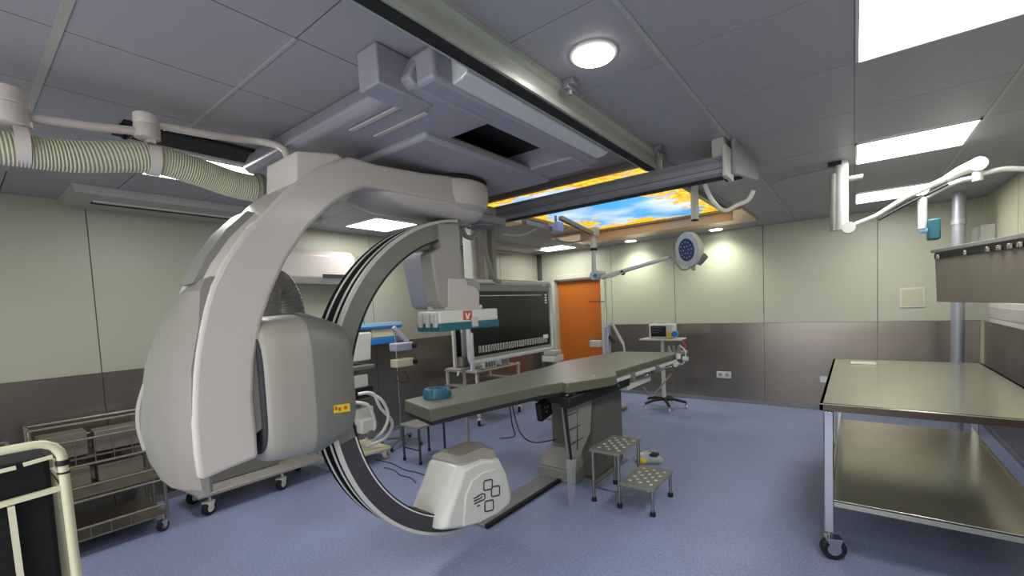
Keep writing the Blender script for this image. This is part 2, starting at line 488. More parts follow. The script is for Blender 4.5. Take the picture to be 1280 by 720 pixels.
# linear air outlets at the top of the left wall
def diffuser(y0, y1, label):
    t = thing('air_diffuser', label, 'air vent', (XL+.35, y0, ZC-.06))
    m = MB(); m.loft([[(XL+.02, y0, ZC-.002), (XL+.02, y1, ZC-.002), (XL+.68, y1, ZC-.002), (XL+.68, y0, ZC-.002)],
                      [(XL+.02, y0+.02, ZC-.055), (XL+.02, y1-.02, ZC-.055), (XL+.64, y1-.02, ZC-.055), (XL+.64, y0+.02, ZC-.055)]])
    m.build('housing', 'ceil_trim', t, smooth=False)
    MB().box(XL+.28, XL+.36, y0+.15, y1-.1, ZC-.062, ZC-.05).build('slot', 'darkgap', t, smooth=False)
    MB().box(XL+.37, XL+.40, y0+.15, y1-.1, ZC-.066, ZC-.05).build('louvre', 'white', t, smooth=False)


diffuser(.62, 2.5, 'long grey slot air outlet under the ceiling above the left wall, behind the ribbed hose')
diffuser(4.3, 6.6, 'slot air outlet under the ceiling left of the door, behind the screen column')

# split air conditioner on the left wall
t = thing('air_conditioner', 'white wall air conditioner with black display, seen through the C-arm ring', 'air conditioner', (XL, 2.6, 2.05))
m = MB(); m.prism([(XL+.0, 2.06), (XL+.2, 2.06), (XL+.25, 2.13), (XL+.25, 2.38), (XL+.18, 2.45), (XL+.0, 2.45)], 'y', 2.0, 3.1)
m.build('body', 'warmwhite', t, bevel=.01)
MB().box(XL+.245, XL+.255, 2.68, 2.96, 2.12, 2.165).build('display', 'black', t, smooth=False)
MB().box(XL+.14, XL+.235, 2.06, 3.04, 2.05, 2.062).build('air_flap', 'shelldark', t, smooth=False)
t = tag(MB().tube([(XL+.01, 3.3, 2.44), (XL+.015, 3.31, 2.0), (XL+.012, 3.33, 1.56), (XL+.01, 3.335, 1.545)], .007, 6, 5).build('hanging_wire', 'handgrey'),
        'thin grey wire hanging down the left wall below the air outlet', 'wire')

# plates and sockets on the walls
t = thing('wall_access_plate', 'large pale blank plate on the far wall right of centre', 'wall plate', (.594, YF, 1.57))
MB().box(.47, .715, YF-.015, YF, 1.445, 1.70).build('frame', 'white', t, bevel=.003)
MB().box(.49, .695, YF-.019, YF-.01, 1.465, 1.68).build('cover', 'wall_r', t, bevel=.003)
t = thing('wall_socket', 'white double socket on the dark cladding of the far wall beyond the patient table', 'socket', (-1.69, YF, .43))
MB().box(-1.80, -1.58, YF-.018, YF, .385, .49).build('plate', 'white', t, bevel=.004)
m = MB()
for x in (-1.74, -1.64): m.cyl((x, YF-.019, .437), (0, 1, 0), .028, .004, 20)
m.build('outlet', 'shellmid', t)
tag(MB().box(-.40, -.31, YF-.018, YF, .405, .49).build('small_wall_socket', 'white', bevel=.003), 'small white socket low on the far wall beside the steel table corner', 'socket')
t = thing('wall_cabinet', 'white boxed ledge on the right wall under the dark hanging panel', 'cabinet', (XR, 6.6, 1.26))
MB().box(XR-.05, XR, 5.2, 7.3, 1.275, 1.5).build('body', 'white', t, bevel=.005)
MB().box(XR-.056, XR-.049, 5.6, 6.9, 1.33, 1.45).build('door', 'warmwhite', t, bevel=.003)
t = thing('wall_lamp_box', 'small white box with dark underside high on the right wall beside the pole', 'wall box', (XR, 7.2, 2.2))
MB().box(XR-.13, XR, 6.95, 7.36, 2.17, 2.36).build('body', 'white', t, bevel=.01)
MB().box(XR-.12, XR-.01, 6.98, 7.34, 2.16, 2.17).build('underside', 'darkgap', t, smooth=False)

# ================================================================== CEILING RAILS
t = thing('ceiling_rail', 'long aluminium ceiling rail running from the viewer to the cross rail', 'rail', (-1.14, YB, 2.6))
m = MB(); prof = [(-1.19, 2.60), (-1.105, 2.60), (-1.105, 2.625), (-1.125, 2.64), (-1.125, 2.69), (-1.10, 2.705), (-1.10, 2.729), (-1.22, 2.729), (-1.22, 2.7), (-1.19, 2.69)]
m.prism([(a, b) for a, b in prof], 'y', YB+.02, 3.05)
m.build('beam', 'alu', t, ang=20)
MB().box(-1.17, -1.12, YB+.02, 3.04, 2.592, 2.601).build('slot', 'darkgap', t, smooth=False)
for y in (1.83, 2.98):
    m = MB(); m.box(-1.10, -1.04, y-.025, y+.025, 2.70, 2.729); m.box(-1.085, -1.06, y-.035, y+.035, 2.68, 2.71)
    m.cyl((-1.07, y, 2.675), (0, 0, 1), .012, .03, 10); m.build('clamp', 'aludark', t, bevel=.003)

t = thing('cross_rail', 'dull aluminium cross rail hanging below the sky picture', 'rail', (-1.8, 3.1, 2.5))
m = MB(); m.prism([(3.08, 2.585), (3.08, 2.60), (3.24, 2.60), (3.24, 2.49), (3.21, 2.475), (3.09, 2.475), (3.07, 2.49), (3.07, 2.515), (3.085, 2.525), (3.085, 2.56), (3.075, 2.57)], 'x', -3.05, -.68)
m.build('beam', 'aludark', t, ang=20)
MB().box(-3.04, -.70, 3.12, 3.19, 2.468, 2.476).build('slot', 'darkgap', t, smooth=False)
m = MB(); m.box(-.68, -.655, 3.05, 3.26, 2.46, 2.66); m.box(-.76, -.68, 3.12, 3.20, 2.6, 2.73)
m.build('end_plate', 'alu', t, bevel=.004)
for x in (-1.14,):
    MB().box(x-.05, x+.05, 3.11, 3.21, 2.6, 2.728).build('hanger', 'alu', t, bevel=.004)
# second carriage beam, right of the picture
t = thing('rail_end_bracket', 'folded grey bracket plate at the right end of the cross rail', 'bracket', (-.6, 3.4, 2.55))
m = MB(); m.hexa([(-.655, 3.2, 2.5), (-.63, 3.2, 2.5), (-.61, 3.95, 2.60), (-.64, 3.95, 2.60), (-.655, 3.2, 2.729), (-.63, 3.2, 2.729), (-.61, 3.95, 2.729), (-.64, 3.95, 2.729)])
m.hexa([(-.95, 3.3, 2.60), (-.64, 3.3, 2.60), (-.62, 3.95, 2.62), (-.9, 3.95, 2.62), (-.95, 3.3, 2.62), (-.64, 3.3, 2.62), (-.62, 3.95, 2.64), (-.9, 3.95, 2.64)])
m.build('plate', 'carrgrey', t, bevel=.004)
MB().box(-.82, -.70, 3.75, 3.81, 2.60, 2.612).build('slot', 'darkgap', t, smooth=False)
cab = [at(881, 230, y=3.3), at(890, 250, y=3.35), at(905, 263, y=3.45), at(922, 256, y=3.5), at(935, 250, y=3.5), at(942, 238, y=3.5)]
MB().tube(cab, .016, 8, 6).build('looped_cable', 'white', t)
t = thing('suspension_post', 'short white post hanging from the ceiling below the sky picture frame', 'post', (-1.18, 4.2, 2.73))
MB().bar((-1.18, 4.2, 2.729), (-1.18, 4.2, 2.41), .035, 20).build('pole', 'white', t)
MB().cyl((-1.18, 4.2, 2.405), (0, 0, 1), .032, .012, 20).build('end_cap', 'black', t)

# ================================================================== C-ARM SYSTEM
K = .974
ccx, ccy, ccz, RR, RW, RT = -2.135, 2.187, 1.224, 1.054, .197, .114
AX = -2.03     # near side plane of the big arm
t = thing('angiography_machine', 'huge white and grey ceiling-mounted C-arm X-ray machine with curved arm', 'x-ray machine', (-2.2, 2.1, 0))
CA = t

def side(pts, x=AX):
    return [(p.y, p.z) for p in (at(a, b, x=x) for a, b in pts)]


armpts = [(332, 264), (356, 238), (383, 219), (398, 209), (414, 202), (437, 195), (472, 205), (527, 215), (575, 221), (583, 224), (583, 256), (560, 252), (500, 241), (475, 236), (457, 234), (436, 242), (414, 258),
          (386, 285), (359, 325), (340, 367), (328, 403), (320, 453), (318, 498), (322, 537), (324, 572), (289, 586), (256, 600), (249, 601), (244, 568), (241, 530), (241, 500), (242, 470), (245, 442), (250, 412), (256, 384), (264, 357), (280, 325), (305, 290)]
arm = MB().prism(side(armpts), 'x', AX-.40, AX)
arm.build('curved_arm', 'warmwhite', t, bevel=.022, bseg=3, ang=50)
# groove strip along the outer back of the arm
gr = side([(262, 352), (280, 316), (304, 282), (331, 258)], AX)
m = MB()
out = []
for (y, z) in gr: out.append((y, z))
A = [(AX-.15, y-.012, z+.004) for y, z in out]; B = [(AX-.32, y-.012, z+.004) for y, z in out]
D = [(AX-.15, y+.03, z) for y, z in out]; E_ = [(AX-.32, y+.03, z) for y, z in out]
m.loft([[A[i], B[i], E_[i], D[i]] for i in range(len(out))])
m.build('back_groove', 'shellgrey', t)
# back cover (counterweight housing) low on the arm
rings = []
for z, yn, yc, yf in ((1.855, .64, .665, .71), (1.845, .62, .64, .687), (1.80, .60, .60, .64), (1.66, .585, .55, .56), (1.50, .55, .50, .505), (1.35, .54, .475, .48), (1.22, .54, .47, .465), (1.08, .545, .475, .488), (1.02, .55, .49, .51), (.99, .56, .53, .545)):
    xa, xb = AX-.012, AX-.46
    yi = .80 if z > 1.1 else .575
    rings.append([(xa, yi, z), (xa, yn, z), (xa-.07, (yn+yc)/2-.006, z), (xa-.148, yc, z), (xa-.30, (yc+yf)/2-.008, z), (xb+.03, yf-.005, z), (xb, yf+.03, z), (xb, yi, z)])
m = MB(); m.loft(rings)
for f_ in m.bm.faces:
    if f_.calc_center_median().x > AX-.15: f_.material_index = 1
m.build('rear_cover', ['shellgrey', 'covermid'], t, ang=20)
m = MB(); m.tube([(AX-.41, .496, 1.42), (AX-.415, .47, 1.33), (AX-.415, .463, 1.24), (AX-.41, .475, 1.14)], .014, 10, 6)
m.build('rear_handle', 'shellmid', t)
# beige joint box where the hose enters
m = MB(); m.prism(side([(337, 205), (388, 207), (400, 216), (372, 232), (345, 258), (336, 264)], AX-.30), 'x', AX-.34, AX-.03)
m.build('cable_entry_box', 'pinkwhite', t, bevel=.012)
# hub turning under the ceiling carriage
m = MB(); hc = (AX-.205, 2.135, 0)
m.lathe((hc[0], hc[1], 0), (0, 0, 1), [(.10, 2.33), (.20, 2.335), (.245, 2.36), (.264, 2.41), (.265, 2.50), (.255, 2.515)], 48)
m.build('hub', 'warmwhite', t, ang=40)
def stadium(z, hw, ya, yb, n=14):
    xc = hc[0]; o = []
    for k in range(n+1): a = PI*k/n; o.append((xc+hw*math.cos(a), yb-hw+hw*math.sin(a), z))
    for k in range(n+1): a = PI+PI*k/n; o.append((xc+hw*math.cos(a), ya+hw*.6+hw*.6*math.sin(a), z))
    return o
MB().loft([stadium(2.45, .17, 1.30, 2.36), stadium(2.36, .19, 1.38, 2.38), stadium(2.325, .185, 1.44, 2.37), stadium(2.295, .16, 1.54, 2.33), stadium(2.28, .11, 1.66, 2.24)]).build('arm_belly', 'warmwhite', t, ang=40)
m = MB(); m.lathe((hc[0], hc[1], 0), (0, 0, 1), [(.26, 2.512), (.26, 2.535)], 48); m.build('hub_seal', 'black', t)

# drum that carries the ring
DZ, DX = 1.357, -2.225
def drumring(y, rx, rz, n=56, e=4.2, zc=DZ, xc=DX):
    o = []
    for k in range(n):
        a = 2*PI*k/n; c, s = math.cos(a), math.sin(a)
        o.append((xc+rx*math.copysign(abs(c)**(2/e), c), y, zc+rz*math.copysign(abs(s)**(2/e), s)))
    return o


m = MB(); m.loft([drumring(.78, .2, .27), drumring(.788, .225, .30), drumring(.805, .24, .318), drumring(.86, .248, .328), drumring(.99, .252, .335)])
m.build('drum', 'shellmid', t, ang=40)
m = MB(); m.loft([drumring(.81, .225, .28), drumring(.778, .225, .28)]); m.build('bearing', 'charcoal', t)
m = MB(); m.loft([drumring(.985, .258, .342), drumring(1.02, .262, .342), drumring(1.10, .262, .315), drumring(1.17, .252, .285), drumring(1.19, .235, .265)])
m.build('ring_carrier', 'shelldark', t, ang=40)
# warning sticker
def quadon(px, x, off=.0):
    return [Vector((x+off, at(a, b, x=x).y, at(a, b, x=x).z)) for a, b in px]


sx = DX+.262
st = MB().poly(quadon([(417, 507), (437, 504), (438, 514), (417, 517)], sx+.004)).build('warning_sticker', 'yellow', t, smooth=False)
m = MB()
m.poly(quadon([(418.5, 508.5), (421.5, 508), (422, 512), (419, 513)], sx+.006)); m.poly(quadon([(423, 510), (426, 509), (426.5, 513), (423.5, 514)], sx+.006))
m.poly(quadon([(430, 508), (434, 507), (434, 511), (430, 512)], sx+.006))
m.build('sticker_marks', 'red', st, smooth=False)

# the C-shaped ring: open to the right, in the x = const plane
m = MB(); X0 = ccx; X1 = ccx-RW
def arcr(r, x, a0=99, a1=257, n=60):
    return [Vector((x, ccy+r*math.cos(math.radians(a0+(a1-a0)*k/n)), ccz+r*math.sin(math.radians(a0+(a1-a0)*k/n)))) for k in range(n+1)]


def arcband(mb, r0, r1, x0, x1, a0=95, a1=262, n=64):
    P = [arcr(r0, x0, a0, a1, n), arcr(r1, x0, a0, a1, n), arcr(r1, x1, a0, a1, n), arcr(r0, x1, a0, a1, n)]
    mb.loft([[P[j][k] for j in range(4)] for k in range(n+1)])
    return mb


ring = arcband(MB(), RR-RT, RR, X0, X1).build('ring', 'bandgrey', t, ang=30)
for nm, r0, r1, x0, x1, mt in (('edge_strip', RR-.012, RR+.006, X0+.006, X0-.016, 'bandwhite'), ('running_track', RR-.001, RR+.002, X0-.016, X0-.048, 'track'), ('guide_strip', RR-.001, RR+.006, X0-.048, X0-.066, 'bandwhite'),
                               ('running_track', RR-.001, RR+.002, X0-.066, X0-.135, 'track'), ('guide_strip', RR-.001, RR+.006, X0-.135, X0-.152, 'bandwhite'), ('running_track', RR-.001, RR+.002, X0-.152, X0-RW-.001, 'track'),
                               ('inner_edge', RR-RT-.004, RR-RT+.006, X0+.004, X1, 'black')):
    arcband(MB(), r0, r1, x0, x1).build(nm, mt, ring, ang=30)
arcband(MB(), RR-RT+.012, RR-.016, X0+.001, X0+.003, 192, 259).build('side_inlay', 'charcoal', ring, ang=30)
arcband(MB(), RR-RT+.004, RR-RT+.012, X0+.001, X0+.005, 192, 259).build('inlay_border', 'white', ring, ang=30)
m = arcband(MB(), RR-RT+.012, RR-.016, X0+.001, X0+.004, 97, 104, 8); m.build('inlay_end', 'charcoal', ring, ang=30)

# detector column
dx0, dx1 = ccx+.03, ccx-.33
def cpoly(px, x): return [(p.y, p.z) for p in (at(a, b, x=x) for a, b in px)]


m = MB(); m.prism(cpoly([(550, 279), (574, 279), (576, 300), (577, 345), (600, 352), (600, 386), (556, 386), (549, 378), (541, 330), (540, 316), (552, 308)], dx0), 'x', dx0-.12, dx0)
m.build('detector_support', 'shellmid', t, bevel=.012)
m = MB(); m.prism(cpoly([(542, 310), (578, 312), (578, 384), (556, 386), (551, 380), (541, 330)], dx0-.05), 'x', dx1, dx0-.05)
m.build('detector_housing', 'housing', t, bevel=.02, bseg=3)
m = MB(); m.prism(cpoly([(561, 348), (582, 348), (585, 356), (594, 358), (599, 366), (600, 388), (561, 388)], dx0+.012), 'x', dx0-.2, dx0+.012)
m.build('detector_mount', 'warmwhite', t, bevel=.006)
yA = at(549, 388, x=dx0+.05).y; yB = at(622, 386, x=dx0+.05).y
zt, zm, zb = at(580, 387, x=dx0+.05).z, at(580, 403, x=dx0+.05).z, at(580, 412, x=dx0+.05).z
m = MB(); m.box(dx0-.16, dx0+.05, yA, yB, zm, zt); m.box(dx0-.14, dx0, yA+.1, yB-.1, zt, zt+.03)
det = m.build('flat_detector', 'white', t, bevel=.01)
m = MB(); m.box(dx0-.165, dx0+.055, yA-.004, yB+.004, zb, zm+.002); m.build('detector_bumper', 'teal', t, bevel=.006)
p = at(593, 402, x=dx0+.056); MB().box(dx0+.045, dx0+.07, p.y-.025, p.y+.025, p.z-.035, p.z+.03).build('detector_clip', 'warmwhite', det, bevel=.005)
for x in (dx0+.02, dx0-.05, dx0-.12): MB().box(x-.016, x+.016, yA-.02, yA, zm-.02, zt-.02).build('detector_clip', 'warmwhite', det, bevel=.005)
q = quadon([(579, 388.5), (590, 388.5), (590, 400), (579, 400)], dx0+.0515)
st = MB().poly(q).build('detector_sticker', 'red', det, smooth=False)
m = MB(); m.poly(quadon([(581.5, 391), (583, 391), (584.5, 395), (586, 391), (588, 391), (586, 399), (583, 399)], dx0+.053)); m.build('sticker_mark', 'castor', det, smooth=False)
# hoses from hub to detector
for i, p in enumerate(([(577, 283), (582, 295), (592, 296), (600, 283)], [(600, 278), (604, 300), (610, 325), (617, 348), (625, 352)], [(585, 276), (590, 284), (600, 290)])):
    MB().tube([at(a, b, x=-2.3-.1*i) for a, b in p], .018, 8, 6).build('cable_hose', 'handgrey', t)
m = MB(); m.box(-2.3, -2.12, 2.2, 2.6, 2.30, 2.36); m.cyl((-2.25, 2.48, 2.36), (0, 0, 1), .1, .14, 24); m.build('hose_junction', 'aludark', t, bevel=.01)

# tube housing at the lower end of the ring
tx0 = ccx+.11; tx1 = ccx-.26
def tubering(z, a, b, xin, n=6):
    # rounded rectangle in plan
    return [(x, y, z) for x, y in rounded(tx1+xin, tx0-xin, a, b, .07)]


yb0, yb1 = at(548, 655, x=tx0).y, at(637, 630, x=tx0).y
bot = []
low_ = [(550, 665), (577, 661), (598, 654), (618, 646), (637, 633)]
body = MB()
lv = [(0, 1.0), (.15, 1.0), (.45, .97), (.75, .9), (1, .80)]
L0 = side([(549, 664), (578, 661), (600, 653), (620, 644), (636, 630), (638, 620), (636, 606), (631, 588), (622, 570), (600, 571), (582, 578), (574, 583), (571, 592), (566, 608), (557, 632), (551, 650)], tx0-.04)
n = len(L0); cyy = sum(p[0] for p in L0)/n; czz = sum(p[1] for p in L0)/n
rg = []
for x, s in ((tx1, .80), (tx1+.02, .90), (tx1+.07, .985), (tx0-.09, 1.0), (tx0-.03, .96), (tx0, .88)):
    rg.append([(x, cyy+(p[0]-cyy)*s, czz+(p[1]-czz)*s+(0 if s > .95 else -.0)) for p in L0])
body.loft(rg)
tb = body.build('xray_tube_housing', 'white', t, bevel=.01, ang=50)
zc0 = at(590, 574, x=tx0-.08).z
cap = MB(); cap.loft([[(x, y, zc0-.03) for x, y in rounded(tx1+.01, tx0-.02, at(573, 585, x=tx0-.05).y, at(621, 570, x=tx0-.05).y, .06)],
                      [(x, y, zc0+.02) for x, y in rounded(tx1+.02, tx0-.03, at(574, 580, x=tx0-.05).y, at(620, 567, x=tx0-.05).y, .06)],
                      [(x, y, zc0+.05) for x, y in rounded(tx1+.07, tx0-.08, at(580, 575, x=tx0-.05).y, at(612, 566, x=tx0-.05).y, .05)]])
cap.build('collimator_cover', 'shellmid', t, ang=25)
# round-cornered panel with the cross emblem on the housing's side
dp = cpoly([(578, 658), (581, 620), (589, 600), (602, 590), (621, 585), (630, 590), (635, 610), (636, 628), (620, 642), (598, 653)], tx0)
MB().prism(dp, 'x', tx0-.02, tx0+.012).build('side_panel', 'white', t, bevel=.008)
ex = tx0+.0135
def line(mb, pts, w=.0095, closed=True):
    P = [at(500+a*.1944, 540+b*.1944, x=ex) for a, b in pts]
    P = [Vector((ex, p.y, p.z)) for p in P]
    if closed: P = P+[P[0], P[1]]
    mb.tube(P, w/2, 6)


m = MB()
def rq(cx, cy, w, h, sh=0, r=9):
    # rounded, slightly leaning square in emblem pixels
    o = []
    for x, y, a in ((w-r, h-r, 0), (-w+r, h-r, 90), (-w+r, -h+r, 180), (w-r, -h+r, 270)):
        for k in range(4):
            q = math.radians(a+30*k); X, Y = x+r*math.cos(q), y+r*math.sin(q); o.append((cx+X+sh*Y, cy+Y-.22*X))
    return o


line(m, rq(566, 340, 27, 31)); line(m, rq(614, 380, 26, 31)); line(m, rq(573, 474, 27, 33))
line(m, [(500, 412), (530, 396), (545, 400), (547, 425), (536, 438), (512, 444)], closed=False)
line(m, [(473, 428), (505, 413)], closed=False); line(m, [(476, 444), (520, 425), (528, 412)], closed=False); line(m, [(478, 462), (512, 447)], closed=False); line(m, [(496, 478), (512, 470)], closed=False)
m.build('cross_emblem', 'ink', t)

# ceiling carriage
t = thing('ceiling_carriage', 'grey ceiling carriage frame with white side beam above the C-arm', 'carriage', (-1.8, 1.8, 2.5))
m = MB(); m.box(-1.47, -1.32, 1.21, 2.62, 2.59, 2.725); m.build('side_beam', 'carrgrey', t, bevel=.02, bseg=3)
m = MB(); m.prism([(-1.322, 2.60), (-1.27, 2.605), (-1.235, 2.62), (-1.228, 2.66), (-1.25, 2.667), (-1.25, 2.68), (-1.232, 2.69), (-1.24, 2.723), (-1.322, 2.723)], 'y', 1.31, 2.56)
m.build('white_extrusion', 'silver', t, bevel=.006)
m = MB(); m.box(-1.605, -1.475, 1.065, 1.34, 2.57, 2.727); m.build('motor_box', 'carrgrey', t, bevel=.008)
m = MB(); m.prism([(1.225, 2.727), (1.21, 2.70), (1.17, 2.62), (1.20, 2.59), (1.30, 2.58), (1.60, 2.575), (1.68, 2.59), (1.68, 2.727)], 'x', -3.05, -1.42)
m.build('front_cross_beam', 'carrgrey', t, bevel=.012)
m = MB(); m.box(-1.47-.5, -1.55, 1.24, 1.26, 2.571, 2.577); m.box(-1.95, -1.55, 1.36, 1.38, 2.571, 2.577); m.build('seam_rib', 'warmwhite', t)
m = MB(); m.box(-3.05, -1.40, 2.38, 2.64, 2.58, 2.727); m.build('rear_cross_beam', 'carrgrey', t, bevel=.012)
m = MB(); m.box(-3.05, -2.9, 1.4, 2.5, 2.58, 2.727); m.build('far_beam', 'carrgrey', t, bevel=.012)
m = MB(); m.box(-2.95, -1.46, 1.66, 2.4, 2.70, 2.727); m.build('recess_plate', 'darkgap', t)
m = MB(); m.box(-2.75, -1.72, 1.50, 2.62, 2.545, 2.61); m.build('slewing_plate', 'carrgrey', t, bevel=.02)

# ribbed hose and its holder at the left
hp = [(-2.6, -.95, 2.36), (-2.6, -.5, 2.36), (-2.6, -.1, 2.37), (-2.6, .2, 2.375), (-2.6, .42, 2.42), (-2.6, .62, 2.435), (-2.6, .85, 2.40), (-2.6, .97, 2.375), (-2.6, 1.06, 2.375)]
hp = [(-2.6, -.95, 2.33), (-2.6, -.5, 2.34), (-2.6, -.1, 2.35), (-2.6, .17, 2.37), (-2.6, .364, 2.385), (-2.6, .61, 2.435), (-2.6, .80, 2.415), (-2.6, .95, 2.385), (-2.6, 1.12, 2.38)]
t = thing('ribbed_hose', 'fat cream ribbed hose running under the ceiling to the curved arm', 'hose', hp[3])
m = MB(); NR = 150
def hr(tt): return .050+.012*tt+.009*abs(math.sin(tt*NR*PI))
m.tube(hp, hr, 20, NR*6//8); m.build('corrugated_tube', 'creamgrey', t, ang=60)
m = MB(); m.lathe((-2.6, 1.10, 2.38), (0, 1, 0), [(.07, -.05), (.085, -.04), (.085, -.015), (.072, -.01), (.072, .02), (.088, .025), (.088, .05)], 28); m.build('end_coupling', 'shelldark', t)
t = thing('hose_support_arm', 'warm white jointed tube arm holding up the ribbed hose', 'support arm', (-2.6, .22, 2.5))
for y, z, s in ((.20, 2.535, .9), (.615, 2.582, .7)):
    m = MB(); m.lathe((-2.6, y, z), (0, 0, 1), [(.055*s, -.085*s), (.068*s, -.08*s), (.068*s, .0), (.064*s, .005), (.068*s, .01), (.066*s, .07*s), (.05*s, .082*s)], 24)
    m.build('joint_collar', 'pinkwhite', t)
m = MB(); m.tube([(-2.6, .22, 2.505), (-2.6, .42, 2.525), (-2.6, .62, 2.555)], .019, 12); m.build('arm_tube', 'pinkwhite', t)
m = MB(); m.tube([(-2.6, .63, 2.60), (-2.6, .85, 2.612), (-2.6, 1.07, 2.64), at(343, 181, y=1.13), at(355, 187, y=1.14), at(359, 196, y=1.14), at(360, 210, y=1.14)], .019, 12, 6); m.build('arm_tube', 'pinkwhite', t)
m = MB(); m.tube([(-2.6, -.9, 2.5), (-2.6, .2, 2.52)], .019, 12); m.build('arm_tube', 'pinkwhite', t)
for y, z in ((.225, 2.39), (.625, 2.44)):
    m = MB(); n = 28
    a0 = 30 if y < .4 else 60
    rr_ = .072
    P = []
    for k in range(n+1):
        a = math.radians(a0+300*k/n)
        P.append((-2.6+rr_*math.sin(a), y, z-rr_*math.cos(a)*-1))
    m.tube(P, .011, 6) if False else m.loft([[Vector((p[0], y-.02, p[2])), Vector((p[0], y+.02, p[2])), Vector((-2.6+(p[0]+2.6)*1.07, y+.02, z+(p[2]-z)*1.07)), Vector((-2.6+(p[0]+2.6)*1.07, y-.02, z+(p[2]-z)*1.07))] for p in P])
    m.box(-2.6-.022, -2.6+.022, y-.014, y+.014, z+.065, z+.10)
    m.build('hose_strap', 'pinkwhite', t)
t = thing('ceiling_hatch', 'open dark ceiling slot behind the hose arm', 'hatch', (-3.3, .7, ZC))
MB().box(-3.28, -3.0, .62, 1.9, ZC-.006, ZC-.001).build('opening', 'darkgap', t, smooth=False)
m = MB(); m.tube([(-3.05, .62, ZC-.02), (-3.2, .66, ZC-.03), (-3.0, .75, ZC-.02), (-2.98, 1.3, ZC-.015)], .012, 6, 6); m.build('wire', 'black', t)
# flexible duct stub standing up behind drum
m = MB(); dpth = [(-2.62, 1.06, 1.55), (-2.62, 1.07, 1.72), (-2.66, 1.10, 1.86), (-2.74, 1.2, 1.88), (-2.78, 1.27, 1.76), (-2.78, 1.28, 1.6)]
m.tube(dpth, lambda q: .07+.006*abs(math.sin(q*34*PI)), 16, 28); m.build('flexible_duct', 'shellgrey', CA, ang=60)

# ================================================================== PATIENT TABLE
ZT = 1.04
t = thing('patient_table', 'long angiography patient table with olive grey mattress on a grey pedestal', 'examination table', (-2.2, 3.7, 0))
def pz(px, z): return [(p.x, p.y) for p in (at(a, b, z=z) for a, b in px)]


A_ = [(-2.628, 1.95), (-2.21, 1.835), (-2.12, 2.35), (-2.02, 2.80), (-1.94, 3.0), (-1.875, 2.98), (-1.685, 3.44), (-1.69, 3.52), (-1.80, 3.72), (-2.58, 3.75), (-2.60, 3.0)]
B_ = [(-1.80, 3.60), (-1.715, 5.14), (-1.76, 5.32), (-2.48, 5.233), (-2.66, 4.2), (-2.59, 3.60)]
MB().prism(A_, 'z', ZT-.085, ZT, 1).build('mattress', ['mattress', 'matside'], t, bevel=.008, bseg=2)
MB().prism(B_, 'z', ZT-.062, ZT-.003, 1).build('mattress', ['mattress', 'matside'], t, bevel=.008, bseg=2)
MB().prism([(x*.995-.012, y+.01) for x, y in A_[:5]]+[(x-.02, y) for x, y in A_[7:]], 'z', ZT-.11, ZT-.085).build('carbon_tabletop', 'tabledark', t)
MB().prism([(-1.80, 3.5), (-1.72, 5.14), (-1.77, 5.32), (-2.50, 5.25), (-2.68, 4.2), (-2.59, 3.5)], 'z', ZT-.085, ZT-.062).build('foot_frame', 'shelldark', t, bevel=.004)
ra_, rb_ = Vector((-1.778, 3.60, ZT-.085)), Vector((-1.69, 5.14, ZT-.085))
MB().beam(ra_, rb_, .018, .032).build('accessory_rail', 'white', t, bevel=.003)
MB().beam(ra_+Vector((-.02, .1, -.06)), rb_+Vector((-.02, 0, -.05)), .018, .02).build('lower_rail', 'chrome', t, bevel=.003)
for k in (.08, .5, .92):
    q = ra_+(rb_-ra_)*k; MB().box(q.x-.05, q.x, q.y-.015, q.y+.015, q.z-.07, q.z+.01).build('rail_bracket', 'chrome', t)
for k in (.25, .62):
    q = ra_+(rb_-ra_)*k; MB().box(q.x-.02, q.x+.03, q.y-.035, q.y+.035, q.z-.05, q.z+.022).build('rail_clamp', 'shelldark', t, bevel=.005)
m = MB(); m.box(-2.42, -1.85, 3.05, 4.35, ZT-.20, ZT-.085); m.build('float_carriage', 'tabledark', t, bevel=.01)
m = MB(); m.hexa([(-1.93, 2.95, .84), (-1.84, 2.95, .84), (-1.76, 3.95, .86), (-1.90, 3.95, .86), (-1.93, 2.95, .93), (-1.84, 2.95, .93), (-1.76, 3.95, .95), (-1.90, 3.95, .95)])
m.build('side_cover', 'black', t, bevel=.01)
m = MB(); m.box(-2.45, -1.955, 3.56, 4.18, .02, ZT-.18); m.build('pedestal', 'pedestal', t, bevel=.03, bseg=3)
m = MB(); m.box(-2.50, -1.93, 3.52, 4.22, 0, .02); m.build('base_flange', 'shelldark', t, bevel=.005)
m = MB(); m.box(-2.50, -2.08, 3.38, 3.60, 0, .12); m.hexa([(-2.50, 3.38, .12), (-2.08, 3.38, .12), (-2.08, 3.60, .12), (-2.50, 3.60, .12), (-2.44, 3.47, .30), (-2.10, 3.47, .30), (-2.10, 3.58, .30), (-2.44, 3.58, .30)])
m.build('pedestal_foot', 'shellgrey', t, bevel=.012)
# control box hanging at the foot side, white end units
m = MB(); m.box(-1.95, -1.80, 3.98, 4.6, .80, .92); m.build('control_box', 'white', t, bevel=.01)
m = MB(); m.tube([(-1.72, 4.2, .80), (-1.74, 4.4, .68), (-1.8, 4.8, .66), (-1.75, 5.1, .80)], .01, 8, 6); m.build('rail_cable', 'handgrey', t)
for q, ax in (((-1.67, 5.14, ZT-.03), (0, 0, 1)), ((-1.60, 5.18, ZT-.06), (1, 0, 0)), ((-1.66, 5.02, ZT-.11), (0, 1, 0))):
    MB().cyl(q, ax, .028, .06, 16).build('rail_knob', 'white', t, bevel=.004)
